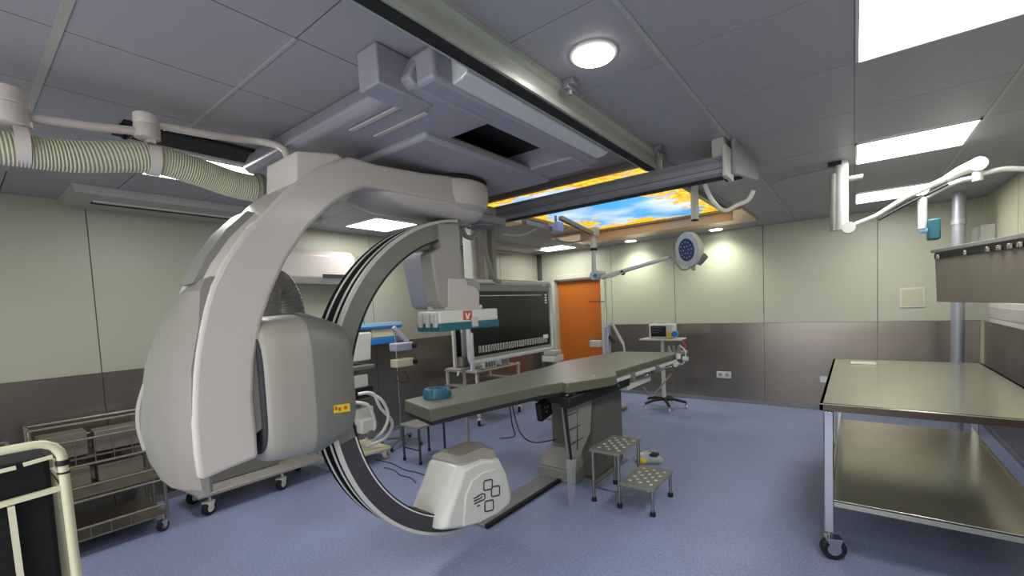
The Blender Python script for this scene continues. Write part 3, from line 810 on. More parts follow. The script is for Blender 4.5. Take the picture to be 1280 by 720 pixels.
# bundled lead curtain at the table side
t = thing('lead_curtain', 'folded grey lead curtain on a bracket at the side of the patient table', 'lead curtain', (-1.93, 3.2, .35))
sh = [at(704, 500, x=-1.93), at(741, 484, x=-1.90), at(738, 540, x=-1.90), at(724, 572, x=-1.93), at(712, 572, x=-1.93)]
m = MB(); A = [Vector(p) for p in sh]; m.loft([A, [p+Vector((-.03, 0, 0)) for p in A]]); m.build('curtain_panel', 'shellgrey', t, bevel=.003)
MB().bar(at(704, 500, x=-1.925), at(714, 574, x=-1.925), .012, 8).build('curtain_edge', 'black', t)
m = MB()
for a, b in (((707, 503), (736, 490)), ((709, 520), (738, 508)), ((711, 538), (738, 525)), ((713, 556), (733, 544)), ((707, 503), (714, 568)), ((737, 489), (738, 535)), ((721, 497), (722, 562))):
    m.bar(at(*a, x=-1.925), at(*b, x=-1.925), .006, 6)
m.build('ribs', 'charcoal', t)
m = MB(); m.tube([at(704, 498, x=-1.92), at(715, 488, x=-1.90), at(728, 480, x=-1.88), at(742, 470, x=-1.86)], .014, 8, 4); m.build('bracket', 'chrome', t)
m = MB(); P = [at(708, 574, x=-1.93), at(720, 574, x=-1.93), at(719, 612, x=-1.93), at(713, 652, x=-1.88)]
m.loft([P, [p+Vector((-.004, 0, 0)) for p in P]]); m.build('clear_flap', 'acrylic', t)

# head cushion
t = thing('ring_cushion', 'teal blue vinyl bowl-shaped cushion on the head end of the patient table', 'cushion', (-2.42, 2.12, ZT))
c0 = at(545, 497, z=ZT); c0 = Vector((c0.x+.0, c0.y, ZT))
m = MB(); m.lathe(c0, (0, 0, 1), [(.078, .0), (.092, .004), (.090, .045), (.082, .07), (.06, .072), (.052, .04), (.0, .038)], 32); m.build('cushion_body', 'tealblue', t)
m = MB(); m.box(c0.x+.02, c0.x+.075, c0.y-.03, c0.y+.09, ZT+.002, ZT+.045); m.build('cushion_flap', 'teal', t, bevel=.008)
# hanging pedal box and cables
t = thing('hand_control', 'black hand control box hanging under the patient table', 'controller', at(680, 510, x=-2.15))
c = at(680, 511, x=-2.15)
m = MB(); m.hexa([c+Vector(v)*1.75 for v in ((-.015, -.04, -.055), (.015, -.04, -.055), (.015, .055, -.035), (-.015, .055, -.035), (-.015, -.055, .035), (.015, -.055, .035), (.015, .04, .055), (-.015, .04, .055))])
m.build('box', 'black', t, bevel=.006)
m = MB()
for dy, dz in ((-.02, .02), (.02, .02), (0, -.02)): m.cyl(c+Vector((.027, dy, dz)), (1, 0, 0), .008, .006, 10)
m.build('button', 'shelldark', t)
for p, l in (([(640, 505, -2.35, 0), (650, 540, -2.4, 0), (668, 553, -2.4, 0), (700, 548, -2.4, 0)], 'thin dark cable drooping under the patient table towards the pedestal'),
             ([(636, 500, -2.5, 0), (640, 530, -2.6, 0), (643, 545, -2.7, 0), (625, 548, -2.9, 0)], 'thin dark cable hanging straight down left of the black hand control')):
    tag(MB().tube([at(a, b, x=x) for a, b, x, _ in p], .006, 6, 8).build('table_cable', 'charcoal'), l, 'cable')

# floor plate and channel beneath the machine
t = thing('floor_cable_cover', 'flat grey floor cable cover with black edge running to the pedestal', 'cable cover', (-2.4, 2.9, 0))
m = MB(); m.box(-2.47, -2.27, 2.35, 3.42, .001, .022); m.build('cover_plate', 'aludark', t, bevel=.004)
m = MB(); m.box(-2.27, -2.235, 2.35, 3.55, .001, .03); m.build('edge_strip', 'black', t)
fl = [((560, 600), (475, 572)), ((520, 612), (455, 578))]
for i, (a, b) in enumerate((((470, 575), (540, 600)), ((480, 585), (520, 604)))):
    P = [at(a[0]+(b[0]-a[0])*k/4, a[1]+(b[1]-a[1])*k/4, z=0)+Vector((0, .03*(k % 2), .006)) for k in range(5)]
    tag(MB().tube(P, .005, 6, 6).build('floor_cable', 'charcoal'), ('upper of two thin dark cables lying on the floor left of the X-ray tube', 'lower of two thin dark cables lying on the floor left of the X-ray tube')[i], 'cable')

# ================================================================== STEP STOOLS
def foot_tip(parent, x, y, r=.02): MB().lathe((x, y, 0), (0, 0, 1), [(r*1.1, 0), (r*1.1, .02), (r, .035)], 14).build('rubber_foot', 'rubber', parent)


t = thing('step_stool', 'two-step stainless steel stool with perforated treads beside the pedestal', 'step stool', (-1.5, 3.4, 0))
X = [(-1.80, -1.53, .455), (-1.53, -1.245, .225)]; Y0, Y1 = 3.17, 3.62
for x0, x1, z in X:
    d2 = MB(); d2.box(x0, x1, Y0, Y1, z-.022, z); d2.mat(1)
    for i in range(5):
        for j in range(7):
            if (i+j) % 2 == 0: d2.box(x0+.045+i*.045, x0+.07+i*.045, Y0+.06+j*.05, Y0+.085+j*.05, z-.0005, z+.0015)
    d2.build('tread', ['treadalu', 'bandwhite'], t, smooth=False)
for x, y, z in ((-1.78, Y0+.02, .435), (-1.78, Y1-.02, .435), (-1.545, Y0+.02, .435), (-1.545, Y1-.02, .435), (-1.265, Y0+.02, .205), (-1.265, Y1-.02, .205)):
    l = MB().bar((x, y, .0), (x, y, z), .014, 12).build('leg', 'steel', t); foot_tip(l, x, y)
m = MB(); m.bar((-1.78, Y0+.02, .12), (-1.78, Y1-.02, .12), .008); m.bar((-1.78, Y0+.02, .12), (-1.545, Y0+.02, .12), .008); m.bar((-1.545, Y0+.02, .19), (-1.265, Y0+.02, .19), .009); m.bar((-1.545, Y1-.02, .19), (-1.265, Y1-.02, .19), .009)
m.build('stretcher', 'steel', t)
t = thing('foot_stool', 'small single-step stool with dark legs under the head of the patient table', 'stool', (-3.95, 3.22, 0))
fx0, fx1, fy0, fy1, fz = -4.12, -3.80, 2.98, 3.38, .42
MB().box(fx0, fx1, fy0, fy1, fz-.025, fz).build('seat', 'shellgrey', t, bevel=.006)
for sx_, sy in ((fx0+.02, fy0+.02), (fx1-.02, fy0+.02), (fx0+.02, fy1-.02), (fx1-.02, fy1-.02)):
    l = MB().bar((sx_, sy, 0), (sx_, sy, fz-.02), .014, 12).build('leg', 'charcoal', t); foot_tip(l, sx_, sy, .017)
MB().bar((fx0+.02, fy0+.02, .15), (fx1-.02, fy0+.02, .15), .008).build('stretcher', 'charcoal', t)

# bag on the floor behind the stool
t = thing('plastic_bag', 'clear plastic bag with navy and yellow contents on the floor behind the step stool', 'bag', (-1.72, 4.3, 0))
m = MB(); m.lathe((-1.74, 4.32, .0), (0, 0, 1), [(.12, 0), (.15, .03), (.13, .07), (.07, .09), (.02, .095)], 14)
for v in m.bm.verts: v.co += Vector((random.uniform(-.02, .02), random.uniform(-.03, .03), 0))
m.build('film', 'clearbag', t, ang=180)
m = MB(); m.box(-1.72, -1.63, 4.24, 4.36, .035, .095); m.build('navy_cloth', 'navy', t, bevel=.02)
m = MB(); m.box(-1.80, -1.72, 4.16, 4.26, .01, .055); m.build('yellow_pouch', 'yellow', t, bevel=.015)

# ================================================================== RIGHT: STEEL TABLE
t = thing('steel_work_table', 'large stainless steel work table with lower shelf on castors at the right', 'table', (.4, 4.2, 0))
tx_0, tx_1, ty0, ty1, tz = -.175, .90, 3.20, 5.45, 1.0
m = MB(); m.box(tx_0, tx_1, ty0, ty1, tz-.004, tz); m.mat(1).box(tx_0, tx_1, ty0, ty0+.02, tz-.045, tz-.006); m.mat(0).box(tx_0, tx_1, ty0-.001, ty0+.02, tz-.007, tz); m.mat(1).box(tx_0, tx_0+.02, ty0, ty1, tz-.045, tz); m.box(tx_1-.02, tx_1, ty0, ty1, tz-.045, tz); m.box(tx_0, tx_1, ty1-.02, ty1, tz-.045, tz)
m.build('tabletop', ['steelsheet', 'edgesteel'], t, bevel=.002)
m = MB(); m.box(tx_0+.02, tx_1-.02, ty0+.02, ty1-.02, tz-.05, tz-.005); m.build('underframe', 'darksteel', t, smooth=False)
m = MB(); m.box(tx_0+.06, tx_1-.04, ty0+.03, ty1-.05, .375, .385); m.box(tx_0+.06, tx_1-.04, ty0+.03, ty0+.05, .345, .39); m.box(tx_1-.06, tx_1-.04, ty0+.03, ty1-.05, .345, .39); m.box(tx_0+.04, tx_0+.06, ty0+.03, ty1-.05, .345, .39)
m.build('shelf', 'steelsheet', t, bevel=.002)
for x in (tx_0+.045, tx_1-.045):
    for y in (ty0+.045, ty1-.06):
        l = MB().beam((x, y, .175), (x, y, tz-.05), .052, .052).build('leg', 'chrome', t, bevel=.006)
        castor(l, x, y, .07, .03, 'rubber', 'chrome', .19, 1.9)
m = MB(); m.box(-.03, .16, 5.05, 5.2, tz+.0005, tz+.012); tag(m.build('paper_pad', 'white', bevel=.003), 'small white pad lying at the back edge of the steel table', 'pad')

# steel pole and hanging dark panel
t = thing('steel_pole', 'round steel pole from floor to ceiling in front of the far wall corner', 'pole', (.93, 6.8, 0))
MB().bar((.93, 6.8, 0), (.93, 6.8, 2.729), .058, 24).build('pipe', 'polealu', t)
m = MB(); m.cyl((.93, 6.8, 2.4), (0, 0, 1), .066, .05, 24); m.build('collar', 'alu', t)
m = MB(); m.lathe((.93, 6.8, 0), (0, 0, 1), [(.11, .001), (.11, .012), (.07, .02)], 24); m.build('base_plate', 'alu', t)

t = thing('hanging_steel_panel', 'dark brushed steel panel hanging over the steel table at the right edge', 'panel', (.8, 4.2, 1.55))
P0 = Vector((.56, 5.2, 0)); dv = Vector((.238, -.971, 0)).normalized(); nv = Vector((-dv.y, dv.x, 0))
if nv.x > 0: nv = -nv
LN = 2.0
def pp(s, z, o=0): q = P0+dv*s+nv*o; return Vector((q.x, q.y, z))


m = MB(); m.loft([[pp(0, 2.0, 0), pp(.05, 1.56, 0), pp(.05, 1.56, -.06), pp(0, 2.0, -.06)], [pp(LN, 1.965, 0), pp(LN, 1.56, 0), pp(LN, 1.56, -.06), pp(LN, 1.965, -.06)]])
m.build('sheet', 'darksteel', t, bevel=.004)
m = MB(); m.loft([[pp(.03, 1.975, .012), pp(.03, 1.93, .012), pp(.03, 1.93, -.0), pp(.03, 1.975, -.0)], [pp(LN, 1.945, .012), pp(LN, 1.90, .012), pp(LN, 1.90, 0), pp(LN, 1.945, 0)]])
m.build('slotted_track', 'darkgap', t)
m = MB(); m.loft([[pp(-.02, 2.015, .02), pp(-.02, 1.985, .02), pp(-.02, 1.985, -.07), pp(-.02, 2.015, -.07)], [pp(LN, 1.98, .02), pp(LN, 1.95, .02), pp(LN, 1.95, -.07), pp(LN, 1.98, -.07)]])
m.build('top_rail', 'shelldark', t, bevel=.003)
for i, s in enumerate((.12, .55, .85, .98, 1.1, 1.2, 1.3)):
    m = MB(); q = pp(s, 1.945-.015*s, .02); m.beam(q-Vector((0, 0, .018)), q+Vector((0, 0, .018)), .05, .02, (1, 0, 0)); m.build('track_clip', 'steel', t, bevel=.004)
m = MB()
for s in (1.5, 1.85): m.bar(pp(s, 1.97, -.03), pp(s, 2.729, -.03), .018, 12)
m.build('hanger_rod', 'steel', t)

# ================================================================== RIGHT BOOM with teal handle
BY = 4.4
def bp_(px, py, y=BY): return at(px, py, y=y)


t = thing('radiation_shield_boom', 'white jointed ceiling boom arm with small teal box at its tip', 'boom arm', (-.08, BY, 2.7))
top = bp_(1052, 213); top.z = 2.729
m = MB(); m.bar((top.x, BY, 2.729), (top.x, BY, bp_(1055, 287).z), .045, 20); m.build('post', 'white', t)
m = MB(); m.bar((top.x-.05, BY, 2.64), (top.x-.05, BY, bp_(1048, 288).z), .03, 16); m.build('post_sleeve', 'shellmid', t)
m = MB(); m.box(top.x-.09, top.x-.0, BY-.05, BY+.05, 2.70, 2.729); m.build('ceiling_cap', 'darkgap', t)
m = MB(); m.cyl(bp_(1070, 222), (1, 0, 0), .02, .09, 12); m.build('lock_knob', 'shellmid', t)
m = MB(); m.cyl(bp_(1061, 285), (0, 1, 0), .045, .10, 20); m.build('lower_joint', 'white', t)
m = MB(); m.tube([bp_(1062, 283), bp_(1095, 270), bp_(1130, 248), bp_(1185, 222)], lambda q: .016+.004*q, 12); m.build('spring_arm', 'white', t)
m = MB(); m.tube([bp_(1098, 275, BY-.02), bp_(1130, 257, BY-.02), bp_(1185, 230, BY-.02)], .009, 8); m.build('gas_strut', 'black', t)
m = MB(); m.tube([bp_(1182, 224), bp_(1200, 214), bp_(1222, 205)], lambda q: .026+.018*q, 16); m.cyl(bp_(1222, 206), (0, 1, 0), .048, .08, 24); m.build('elbow_cover', 'white', t, ang=40)
m = MB(); m.cyl(bp_(1222, 219), (0, 0, 1), .03, .08, 16); m.build('swivel', 'white', t)
m = MB(); m.tube([bp_(1218, 222), bp_(1200, 226), bp_(1180, 234), bp_(1157, 247)], .018, 12, 4); m.build('drop_arm', 'white', t)
m = MB(); m.bar(bp_(1153, 247), bp_(1153, 286), .028, 14); m.build('drop_post', 'white', t)
m = MB(); q = bp_(1167, 287); m.box(q.x-.035, q.x+.035, BY-.05, BY+.05, q.z-.075, q.z+.075); m.build('teal_box', 'teal', t, bevel=.01)
m = MB(); m.cyl(bp_(1158, 288), (1, 0, 0), .022, .08, 14); m.build('teal_knob', 'skyblue', t)
m = MB(); m.tube([bp_(1226, 218), bp_(1245, 213), bp_(1262, 211), bp_(1290, 212), bp_(1330, 214)], .018, 12, 4); m.build('side_tube', 'white', t)
m = MB(); m.bar((top.x-.05, BY, 2.70), (-.6, BY+.15, 2.70), .008, 8); m.build('ceiling_conduit', 'shellmid', t)

# ================================================================== SURGICAL LAMP
LY = 5.39
lp = lambda a, b, y=LY: at(a, b, y=y)
t = thing('surgical_lamp', 'white surgical lamp with round LED head on a jointed ceiling arm', 'surgical lamp', (-2.87, LY, 2.7))
m = MB(); m.bar((-2.87, LY, 2.729), (-2.88, LY, 2.10), .03, 16); m.build('post', 'white', t)
m = MB(); m.box(-2.93, -2.8, LY-.06, LY+.06, 2.60, 2.729); m.cyl((-2.87, LY, 2.50), (0, 0, 1), .045, .14, 20); m.build('ceiling_mount', 'white', t, bevel=.01)
m = MB(); m.cyl((-2.87, LY, 2.42), (0, 0, 1), .047, .03, 20); m.build('black_collar', 'black', t)
m = MB(); m.cyl((-2.86, LY, 2.06), (0, 1, 0), .06, .12, 24); m.bar((-2.88, LY, 2.11), (-2.72, LY, 2.07), .03, 12); m.build('elbow', 'white', t)
m = MB(); m.cyl((-2.83, LY-.064, 2.055), (0, 1, 0), .028, .02, 16); m.build('elbow_cap', 'blue', t)
m = MB(); m.bar(lp(752, 347), lp(836, 322), .030, 14, .022); m.bar(lp(760, 347, LY-.03), lp(779, 341, LY-.03), .012, 8); m.build('spring_arm', 'white', t)
m = MB(); m.bar(lp(777, 341), lp(780, 340), .036, 14); m.build('black_band', 'black', t)
m = MB(); m.tube([lp(834, 323), lp(840, 322), lp(846, 330), lp(853, 337), lp(862, 335), lp(867, 332)], .012, 10, 5); m.bar(lp(867, 338), lp(867, 325), .022, 12); m.build('yoke', 'shellmid', t)
hc_ = lp(861, 312); nrm = Vector((-.10, -.97, -.22)).normalized()
nrm = (Vector((0, 0, 1.5))-Vector(hc_)); nrm = (Vector((-.55, -.83, -.12))).normalized()
m = MB(); m.lathe(hc_, nrm, [(.10, -.085), (.17, -.07), (.205, -.03), (.212, .01), (.205, .03), (.165, .035)], 40); m.build('lamp_head', 'white', t, ang=40)
m = MB(); m.lathe(hc_, nrm, [(.135, .03), (.135, .038), (.0, .045)], 40); lf = m.build('led_face', 'ledface', t)
m = MB()
u_ = nrm.cross(Vector((0, 0, 1))).normalized(); w_ = nrm.cross(u_)
for r_, n_ in ((.045, 6), (.095, 12)):
    for k in range(n_):
        a = 2*PI*k/n_; m.cyl(hc_+nrm*.042+(u_*math.cos(a)+w_*math.sin(a))*r_, nrm, .008, .006, 8)
m.build('led', 'lilac', lf)
m = MB(); m.cyl(hc_+Vector((.15, -.02, -.13)), (.7, -.3, .6), .045, .12, 16); m.build('handle', 'shellgrey', t)
# white box and dangling ceiling cables between the rail and the screen column
JB = t = thing('ceiling_junction_box', 'small lilac white junction box under the ceiling by the sky picture', 'junction box', at(694, 284, y=4.6))
q = at(695, 284, y=4.3); m = MB(); m.box(q.x-.07, q.x+.07, q.y-.06, q.y+.06, q.z-.06, q.z+.05); m.build('box', 'lilac', t, bevel=.01)
m = MB(); m.box(q.x-.01, q.x+.01, q.y-.01, q.y+.01, q.z+.05, 2.729); m.build('hanger', 'aludark', t)
m = MB(); q1, q2 = at(700, 272, y=4.35), at(740, 292, y=5.0); m.beam(q1, q2, .05, .05); q3, q4 = at(655, 278, y=3.6), at(690, 287, y=4.3); m.beam(q3, q4, .06, .05)
tag(m.build('ceiling_strut', 'bronze', bevel=.004), 'bronze coloured strut running under the ceiling to the surgical lamp mount', 'strut')
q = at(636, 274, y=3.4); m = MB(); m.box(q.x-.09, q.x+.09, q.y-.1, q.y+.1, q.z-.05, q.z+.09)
tag(m.build('rail_trolley', 'apricot_tint', bevel=.01), 'apricot tinted box trolley under the left end of the cross rail', 'trolley')
for i, (p, mt_, r_) in enumerate((([(628, 292), (645, 294), (660, 291), (672, 285)], 'white', .014), ([(686, 290), (700, 301), (722, 302), (738, 294)], 'handgrey', .008))):
    MB().tube([at(a, b, y=4.3) for a, b in p], r_, 8, 6).build('drooping_cable', mt_, JB)

# ================================================================== LARGE SCREEN on ceiling column
SX = -3.38
t = thing('medical_display', 'large dark switched-off display in a silver tube frame behind the patient table', 'monitor', (SX, 4.2, 1.1))
y0, y1, z0, z1 = 3.40, 5.03, 1.085, 1.985
yl0 = at(600, 400, x=SX).y
m = MB()
m.box(SX-.09, SX-.02, y0+.05, y1-.03, z0+.03, z1-.03); m.build('housing', 'shelldark', t, bevel=.01)
m = MB(); R_ = .05
m.tube([(SX, y0+R_, z1), (SX, y1-R_, z1), (SX, y1-.015, z1-.015), (SX, y1, z1-R_), (SX, y1, z0+R_), (SX, y1-.015, z0+.015), (SX, y1-R_, z0), (SX, y0+R_, z0), (SX, y0+.015, z0+.015), (SX, y0, z0+R_), (SX, y0, z1-R_), (SX, y0+.015, z1-.015), (SX, y0+R_, z1)], .026, 12)
m.build('tube_frame', 'silver', t)
m = MB(); m.box(SX-.03, SX-.005, y0+.03, y1-.03, z1-.11, z1-.03); m.box(SX-.03, SX-.005, y0+.03, y1-.03, z0+.02, z0+.06); m.build('bezel', 'shellmid', t, bevel=.004)
scr = MB().box(SX-.03, SX-.008, y0+.05, y1-.04, z0+.06, z1-.11).build('screen', 'screendark', t, smooth=False)
m = MB()
yy = y0+.16
for k in range(26):
    g = yy+k*.053
    kind = k % 4
    hgt = .075
    zc_ = z0+.095
    if kind in (0, 1): m.box(SX-.009, SX-.006, g, g+.006, zc_, zc_+hgt); m.box(SX-.009, SX-.006, g+.024, g+.030, zc_, zc_+hgt); m.box(SX-.009, SX-.006, g, g+.03, zc_+hgt-.006, zc_+hgt)
    else: m.box(SX-.009, SX-.006, g, g+.03, zc_, zc_+.006); m.box(SX-.009, SX-.006, g, g+.03, zc_+hgt-.006, zc_+hgt); m.box(SX-.009, SX-.006, g+.024, g+.03, zc_, zc_+hgt); m.box(SX-.009, SX-.006, g, g+.006, zc_, zc_+hgt)
m.build('screen_reflection_marks', 'screen_marks', scr, smooth=False)  # pale self-lit glyphs paint in a reflection along the screen's lower edge
m = MB(); m.box(SX-.009, SX-.006, y0+.2, y1-.2, z1-.165, z1-.158)
for k in range(4): m.box(SX-.009, SX-.006, y1-.13, y1-.08, z1-.17-k*.035, z1-.15-k*.035)
m.box(SX-.009, SX-.004, y1-.2, y1-.09, z0+.15, z0+.2); m.build('screen_top_marks', 'screen_marks', scr, smooth=False)
m = MB(); m.box(SX-.28, SX-.13, 3.66, 4.05, 1.6, 2.729); m.build('column', 'white', t, bevel=.015)
m = MB(); m.box(SX-.13, SX-.06, 3.72, 3.78, 1.6, 2.70); m.box(SX-.13, SX-.06, 3.93, 3.99, 1.6, 2.70); m.build('column_track', 'shellmid', t)
m = MB(); m.box(SX-.01, SX+.03, y0+.0, y0+.05, .98, 1.42); m.build('left_handle_bar', 'silver', t, bevel=.015)

# equipment cart behind the table
ECART = t = thing('equipment_cart', 'white framed equipment cart with boxes and cables under the large display', 'cart', (-4.6, 4.7, 0))
cx0, cx1, cy0, cy1 = -4.95, -4.28, 4.42, 5.45
for z in (.78, .56): MB().box(cx0, cx1, cy0, cy1, z-.02, z).build('shelf', 'shellmid', t, bevel=.004)
for x in (cx0+.03, cx1-.03):
    for y in (cy0+.04, cy1-.04): MB().beam((x, y, .135), (x, y, .80), .035, .035).build('post', 'white', t)
for x in (cx0+.05, cx1-.03):
    for y in (cy0+.05, cy1-.05): castor(t, x, y, .05, .03, 'rubber', 'castor', .14)
for i, (y, w, hh, mt_, l) in enumerate(((4.45, .16, .12, 'white', 'white box on the cart directly left of the display corner'), (4.68, .28, .13, 'white', 'wide white slotted unit on the cart below the display'), (5.05, .2, .16, 'warmwhite', 'tall warm white unit at the right end of the cart'))):
    u = thing('medical_unit', l, 'device', (-4.5, y, .78)); m = MB(); m.box(-4.72, -4.36, y, y+w, .781, .78+hh); m.build('case', mt_, u, bevel=.008)
    m = MB()
    for k in range(4): m.box(-4.362, -4.356, y+.03+k*(w-.05)/4, y+.03+k*(w-.05)/4+(w-.05)/7, .81, .78+hh-.03)
    m.build('vent_slot', 'shelldark', u)
cb = [(572, 470, -4.2), (577, 455, -4.2), (590, 448, -4.2), (592, 462, -4.2)]
MB().tube([at(a, b, x=x) for a, b, x in cb], .014, 8, 6).build('white_hose', 'white', ECART)
t = thing('instrument_tray', 'grey tray arm with a yellowish basket beside the left edge of the display', 'tray', at(575, 458, x=-3.7))
q = at(580, 458, x=-3.6)
m = MB(); m.box(q.x-.1, q.x+.12, q.y-.18, q.y+.18, q.z-.03, q.z); m.build('tray_plate', 'shellmid', t, bevel=.008)
m = MB(); m.box(q.x-.05, q.x+.06, q.y-.08, q.y+.06, q.z, q.z+.12); m.build('basket', 'mattress', t, bevel=.015)
m = MB(); m.box(q.x-.06, q.x-.03, q.y-.1, q.y-.0, q.z+.12, q.z+.42); m.build('back_plate', 'black', t)
m = MB(); m.box(q.x-.03, q.x+.0, q.y-.14, q.y-.10, q.z, q.z+.45); m.box(q.x-.03, q.x+.0, q.y+.0, q.y+.08, q.z, q.z+.45); m.build('upright', 'white', t, bevel=.006)
m = MB(); m.bar((q.x, q.y, q.z-.03), (q.x, q.y, .12), .02, 12); m.build('stand_pole', 'shellmid', t)
m = MB(); m.lathe((q.x, q.y, .06), (0, 0, 1), [(.03, .08), (.18, .03), (.2, .0)], 20); m.build('stand_base', 'shelldark', t)
c = castor(t, q.x+.12, q.y+.02, .03, .02, 'orange', 'castor', .1)
castor(t, q.x-.13, q.y-.08, .03, .02, 'rubber', 'castor', .1); castor(t, q.x-.05, q.y+.15, .03, .02, 'rubber', 'castor', .1)
# printers on the right of display
for i, (px, py, l) in enumerate(((692, 441, 'white printer-like box behind the table, right of the display corner'),)):
    q = at(px, py, x=-3.6); u = thing('white_device', l, 'device', (q.x, q.y, q.z-.12))
    m = MB(); m.box(q.x-.12, q.x+.1, q.y-.14, q.y+.12, q.z-.12, q.z-.03); m.build('lower_case', 'white', u, bevel=.01)
    m = MB(); m.box(q.x-.1, q.x+.08, q.y-.12, q.y+.1, q.z-.025, q.z+.04); m.build('upper_case', 'warmwhite', u, bevel=.01)
    m = MB(); m.bar((q.x, q.y, q.z-.12), (q.x, q.y, .03), .025, 12); m.build('stand', 'shellmid', u)
    m = MB(); m.lathe((q.x, q.y, 0), (0, 0, 1), [(.2, 0), (.2, .02), (.03, .05)], 20); m.build('base', 'shelldark', u)

# ================================================================== LEFT WALL: trays, drip stand, ventilator
t = thing('blue_tray_rack', 'blue and cream tray rack on the left wall behind the C-arm ring', 'tray rack', (XL+.1, 3.4, 1.25))
MB().box(XL+.001, XL+.20, 3.05, 3.80, 1.47, 1.53).build('top_tray', 'blue', t, bevel=.01)
MB().box(XL+.001, XL+.17, 3.33, 3.76, 1.35, 1.47).build('cream_box', 'cream', t, bevel=.01)
MB().box(XL+.001, XL+.18, 3.30, 3.72, 1.26, 1.345).build('lower_tray', 'blue', t, bevel=.01)
MB().box(XL+.19, XL+.205, 3.06, 3.79, 1.50, 1.55).build('rim', 'skyblue', t, bevel=.004)

t = thing('infusion_stand', 'drip stand with two infusion pumps by the left wall', 'infusion stand', (-4.6, 3.34, 0))
MB().bar((-4.6, 3.34, .06), (-4.6, 3.34, 1.5), .014, 12).build('pole', 'steel', t)
m = MB()
for k in range(4):
    a = .5+k*PI/2; m.bar((-4.6, 3.34, .09), (-4.6+.26*math.cos(a), 3.34+.26*math.sin(a), .07), .014, 8)
b_ = m.build('base', 'shelldark', t)
for k in range(4):
    a = .5+k*PI/2; castor(b_, -4.6+.26*math.cos(a), 3.34+.26*math.sin(a), .03, .01, 'rubber', 'shelldark', .075)
for z, mt_ in ((1.25, 'lilac'), (1.05, 'cream')):
    m = MB(); m.box(-4.60, -4.46, 3.24, 3.5, z-.05, z+.05); p_ = m.build('infusion_pump', mt_, t, bevel=.012)
    MB().cyl((-4.455, 3.50, z), (0, 1, 0), .03, .05, 14).build('pump_knob', 'black', p_)
m = MB(); m.beam((-4.55, 3.28, 1.5), (-4.5, 3.45, 1.30), .05, .05); m.build('syringe_arm', 'lilac', t, bevel=.01)
m = MB(); m.tube([(-4.5, 3.3, 1.0), (-4.5, 3.25, .85), (-4.5, 3.42, .80), (-4.5, 3.38, .95)], .006, 6, 6); m.build('drip_line', 'charcoal', t)

t = thing('anaesthesia_machine', 'white anaesthesia machine with looping hoses behind the C-arm drum', 'anaesthesia machine', (-4.5, 2.6, 0))
MB().box(-4.80, -4.42, 2.35, 2.86, .45, .62).build('lower_case', 'white', t, bevel=.012)
MB().box(-4.80, -4.50, 2.40, 2.76, .62, 1.05).build('body', 'shelldark', t, bevel=.01)
MB().box(-4.80, -4.40, 2.35, 2.90, 1.05, 1.10).build('worktop', 'shelldark', t, bevel=.01)
m = MB(); m.hexa([(-4.7, 2.45, 1.14), (-4.5, 2.45, 1.14), (-4.5, 2.92, 1.14), (-4.7, 2.86, 1.14), (-4.7, 2.45, 1.46), (-4.55, 2.45, 1.46), (-4.55, 2.98, 1.46), (-4.7, 2.92, 1.46)]); m.build('display', 'white', t, bevel=.015)
m = MB(); m.box(-4.42, -4.40, 2.50, 2.80, .86, 1.0); m.build('vaporizer', 'white', t, bevel=.01)
m = MB(); m.box(-4.41, -4.385, 2.5, 2.85, .74, .86); m.build('black_bellows', 'black', t, bevel=.01)
for k, P in enumerate(([(-4.38, 2.65, .80), (-4.33, 2.80, .78), (-4.32, 2.88, .60), (-4.32, 3.02, .40), (-4.33, 2.92, .24), (-4.38, 2.70, .20)], [(-4.36, 2.6, .72), (-4.3, 2.72, .66), (-4.3, 2.78, .42), (-4.34, 2.68, .28)], [(-4.38, 2.75, .80), (-4.30, 2.88, .70), (-4.3, 2.96, .50), (-4.3, 2.88, .34), (-4.34, 2.75, .25)])):
    MB().tube(P, .018, 10, 8).build('breathing_hose', 'white', t)
MB().box(-4.42, -4.30, 2.62, 2.78, .36, .52).build('absorber', 'white', t, bevel=.02)
MB().cyl((-4.29, 2.72, .34), (1, 0, 0), .05, .04, 18).build('gauge', 'shelldark', t)
m = MB(); m.hexa([(-4.85, 2.4, .12), (-4.3, 2.4, .12), (-4.3, 2.98, .10), (-4.85, 2.98, .10), (-4.85, 2.4, .18), (-4.3, 2.4, .18), (-4.3, 2.98, .14), (-4.85, 2.98, .14)]); b_ = m.build('wheel_base', 'cream', t, bevel=.015)
for x, y in ((-4.36, 2.95), (-4.8, 2.95), (-4.36, 2.45), (-4.8, 2.45)): castor(b_, x, y, .058, .0, 'castor', 'shelldark', .12)

# ================================================================== LEFT FRONT: cart, racks, cream trolley
t = thing('flat_platform_cart', 'low grey platform cart with white castors behind the curved arm', 'cart', (-4.5, 1.7, 0))
q = [at(250, 607, z=.20), at(425, 574, z=.20)]
m = MB(); m.box(-4.95, -4.44, 1.16, 2.28, .17, .20); m.box(-4.95, -4.92, 1.16, 2.28, .2, .26); m.build('deck', 'shellmid', t, bevel=.006)
m = MB(); m.box(-4.93, -4.66, 1.30, 1.90, .201, .72); m.build('storage_box', 'shelldark', t, bevel=.012)
m = MB(); m.bar((-4.47, 1.26, .2), (-4.47, 1.26, .60), .02, 10); m.build('post', 'aludark', t)
for x, y in ((-4.5, 1.26), (-4.5, 1.86), (-4.9, 1.26), (-4.9, 2.2)): castor(t, x, y, .06, .03, 'rubber', 'castor', .17)

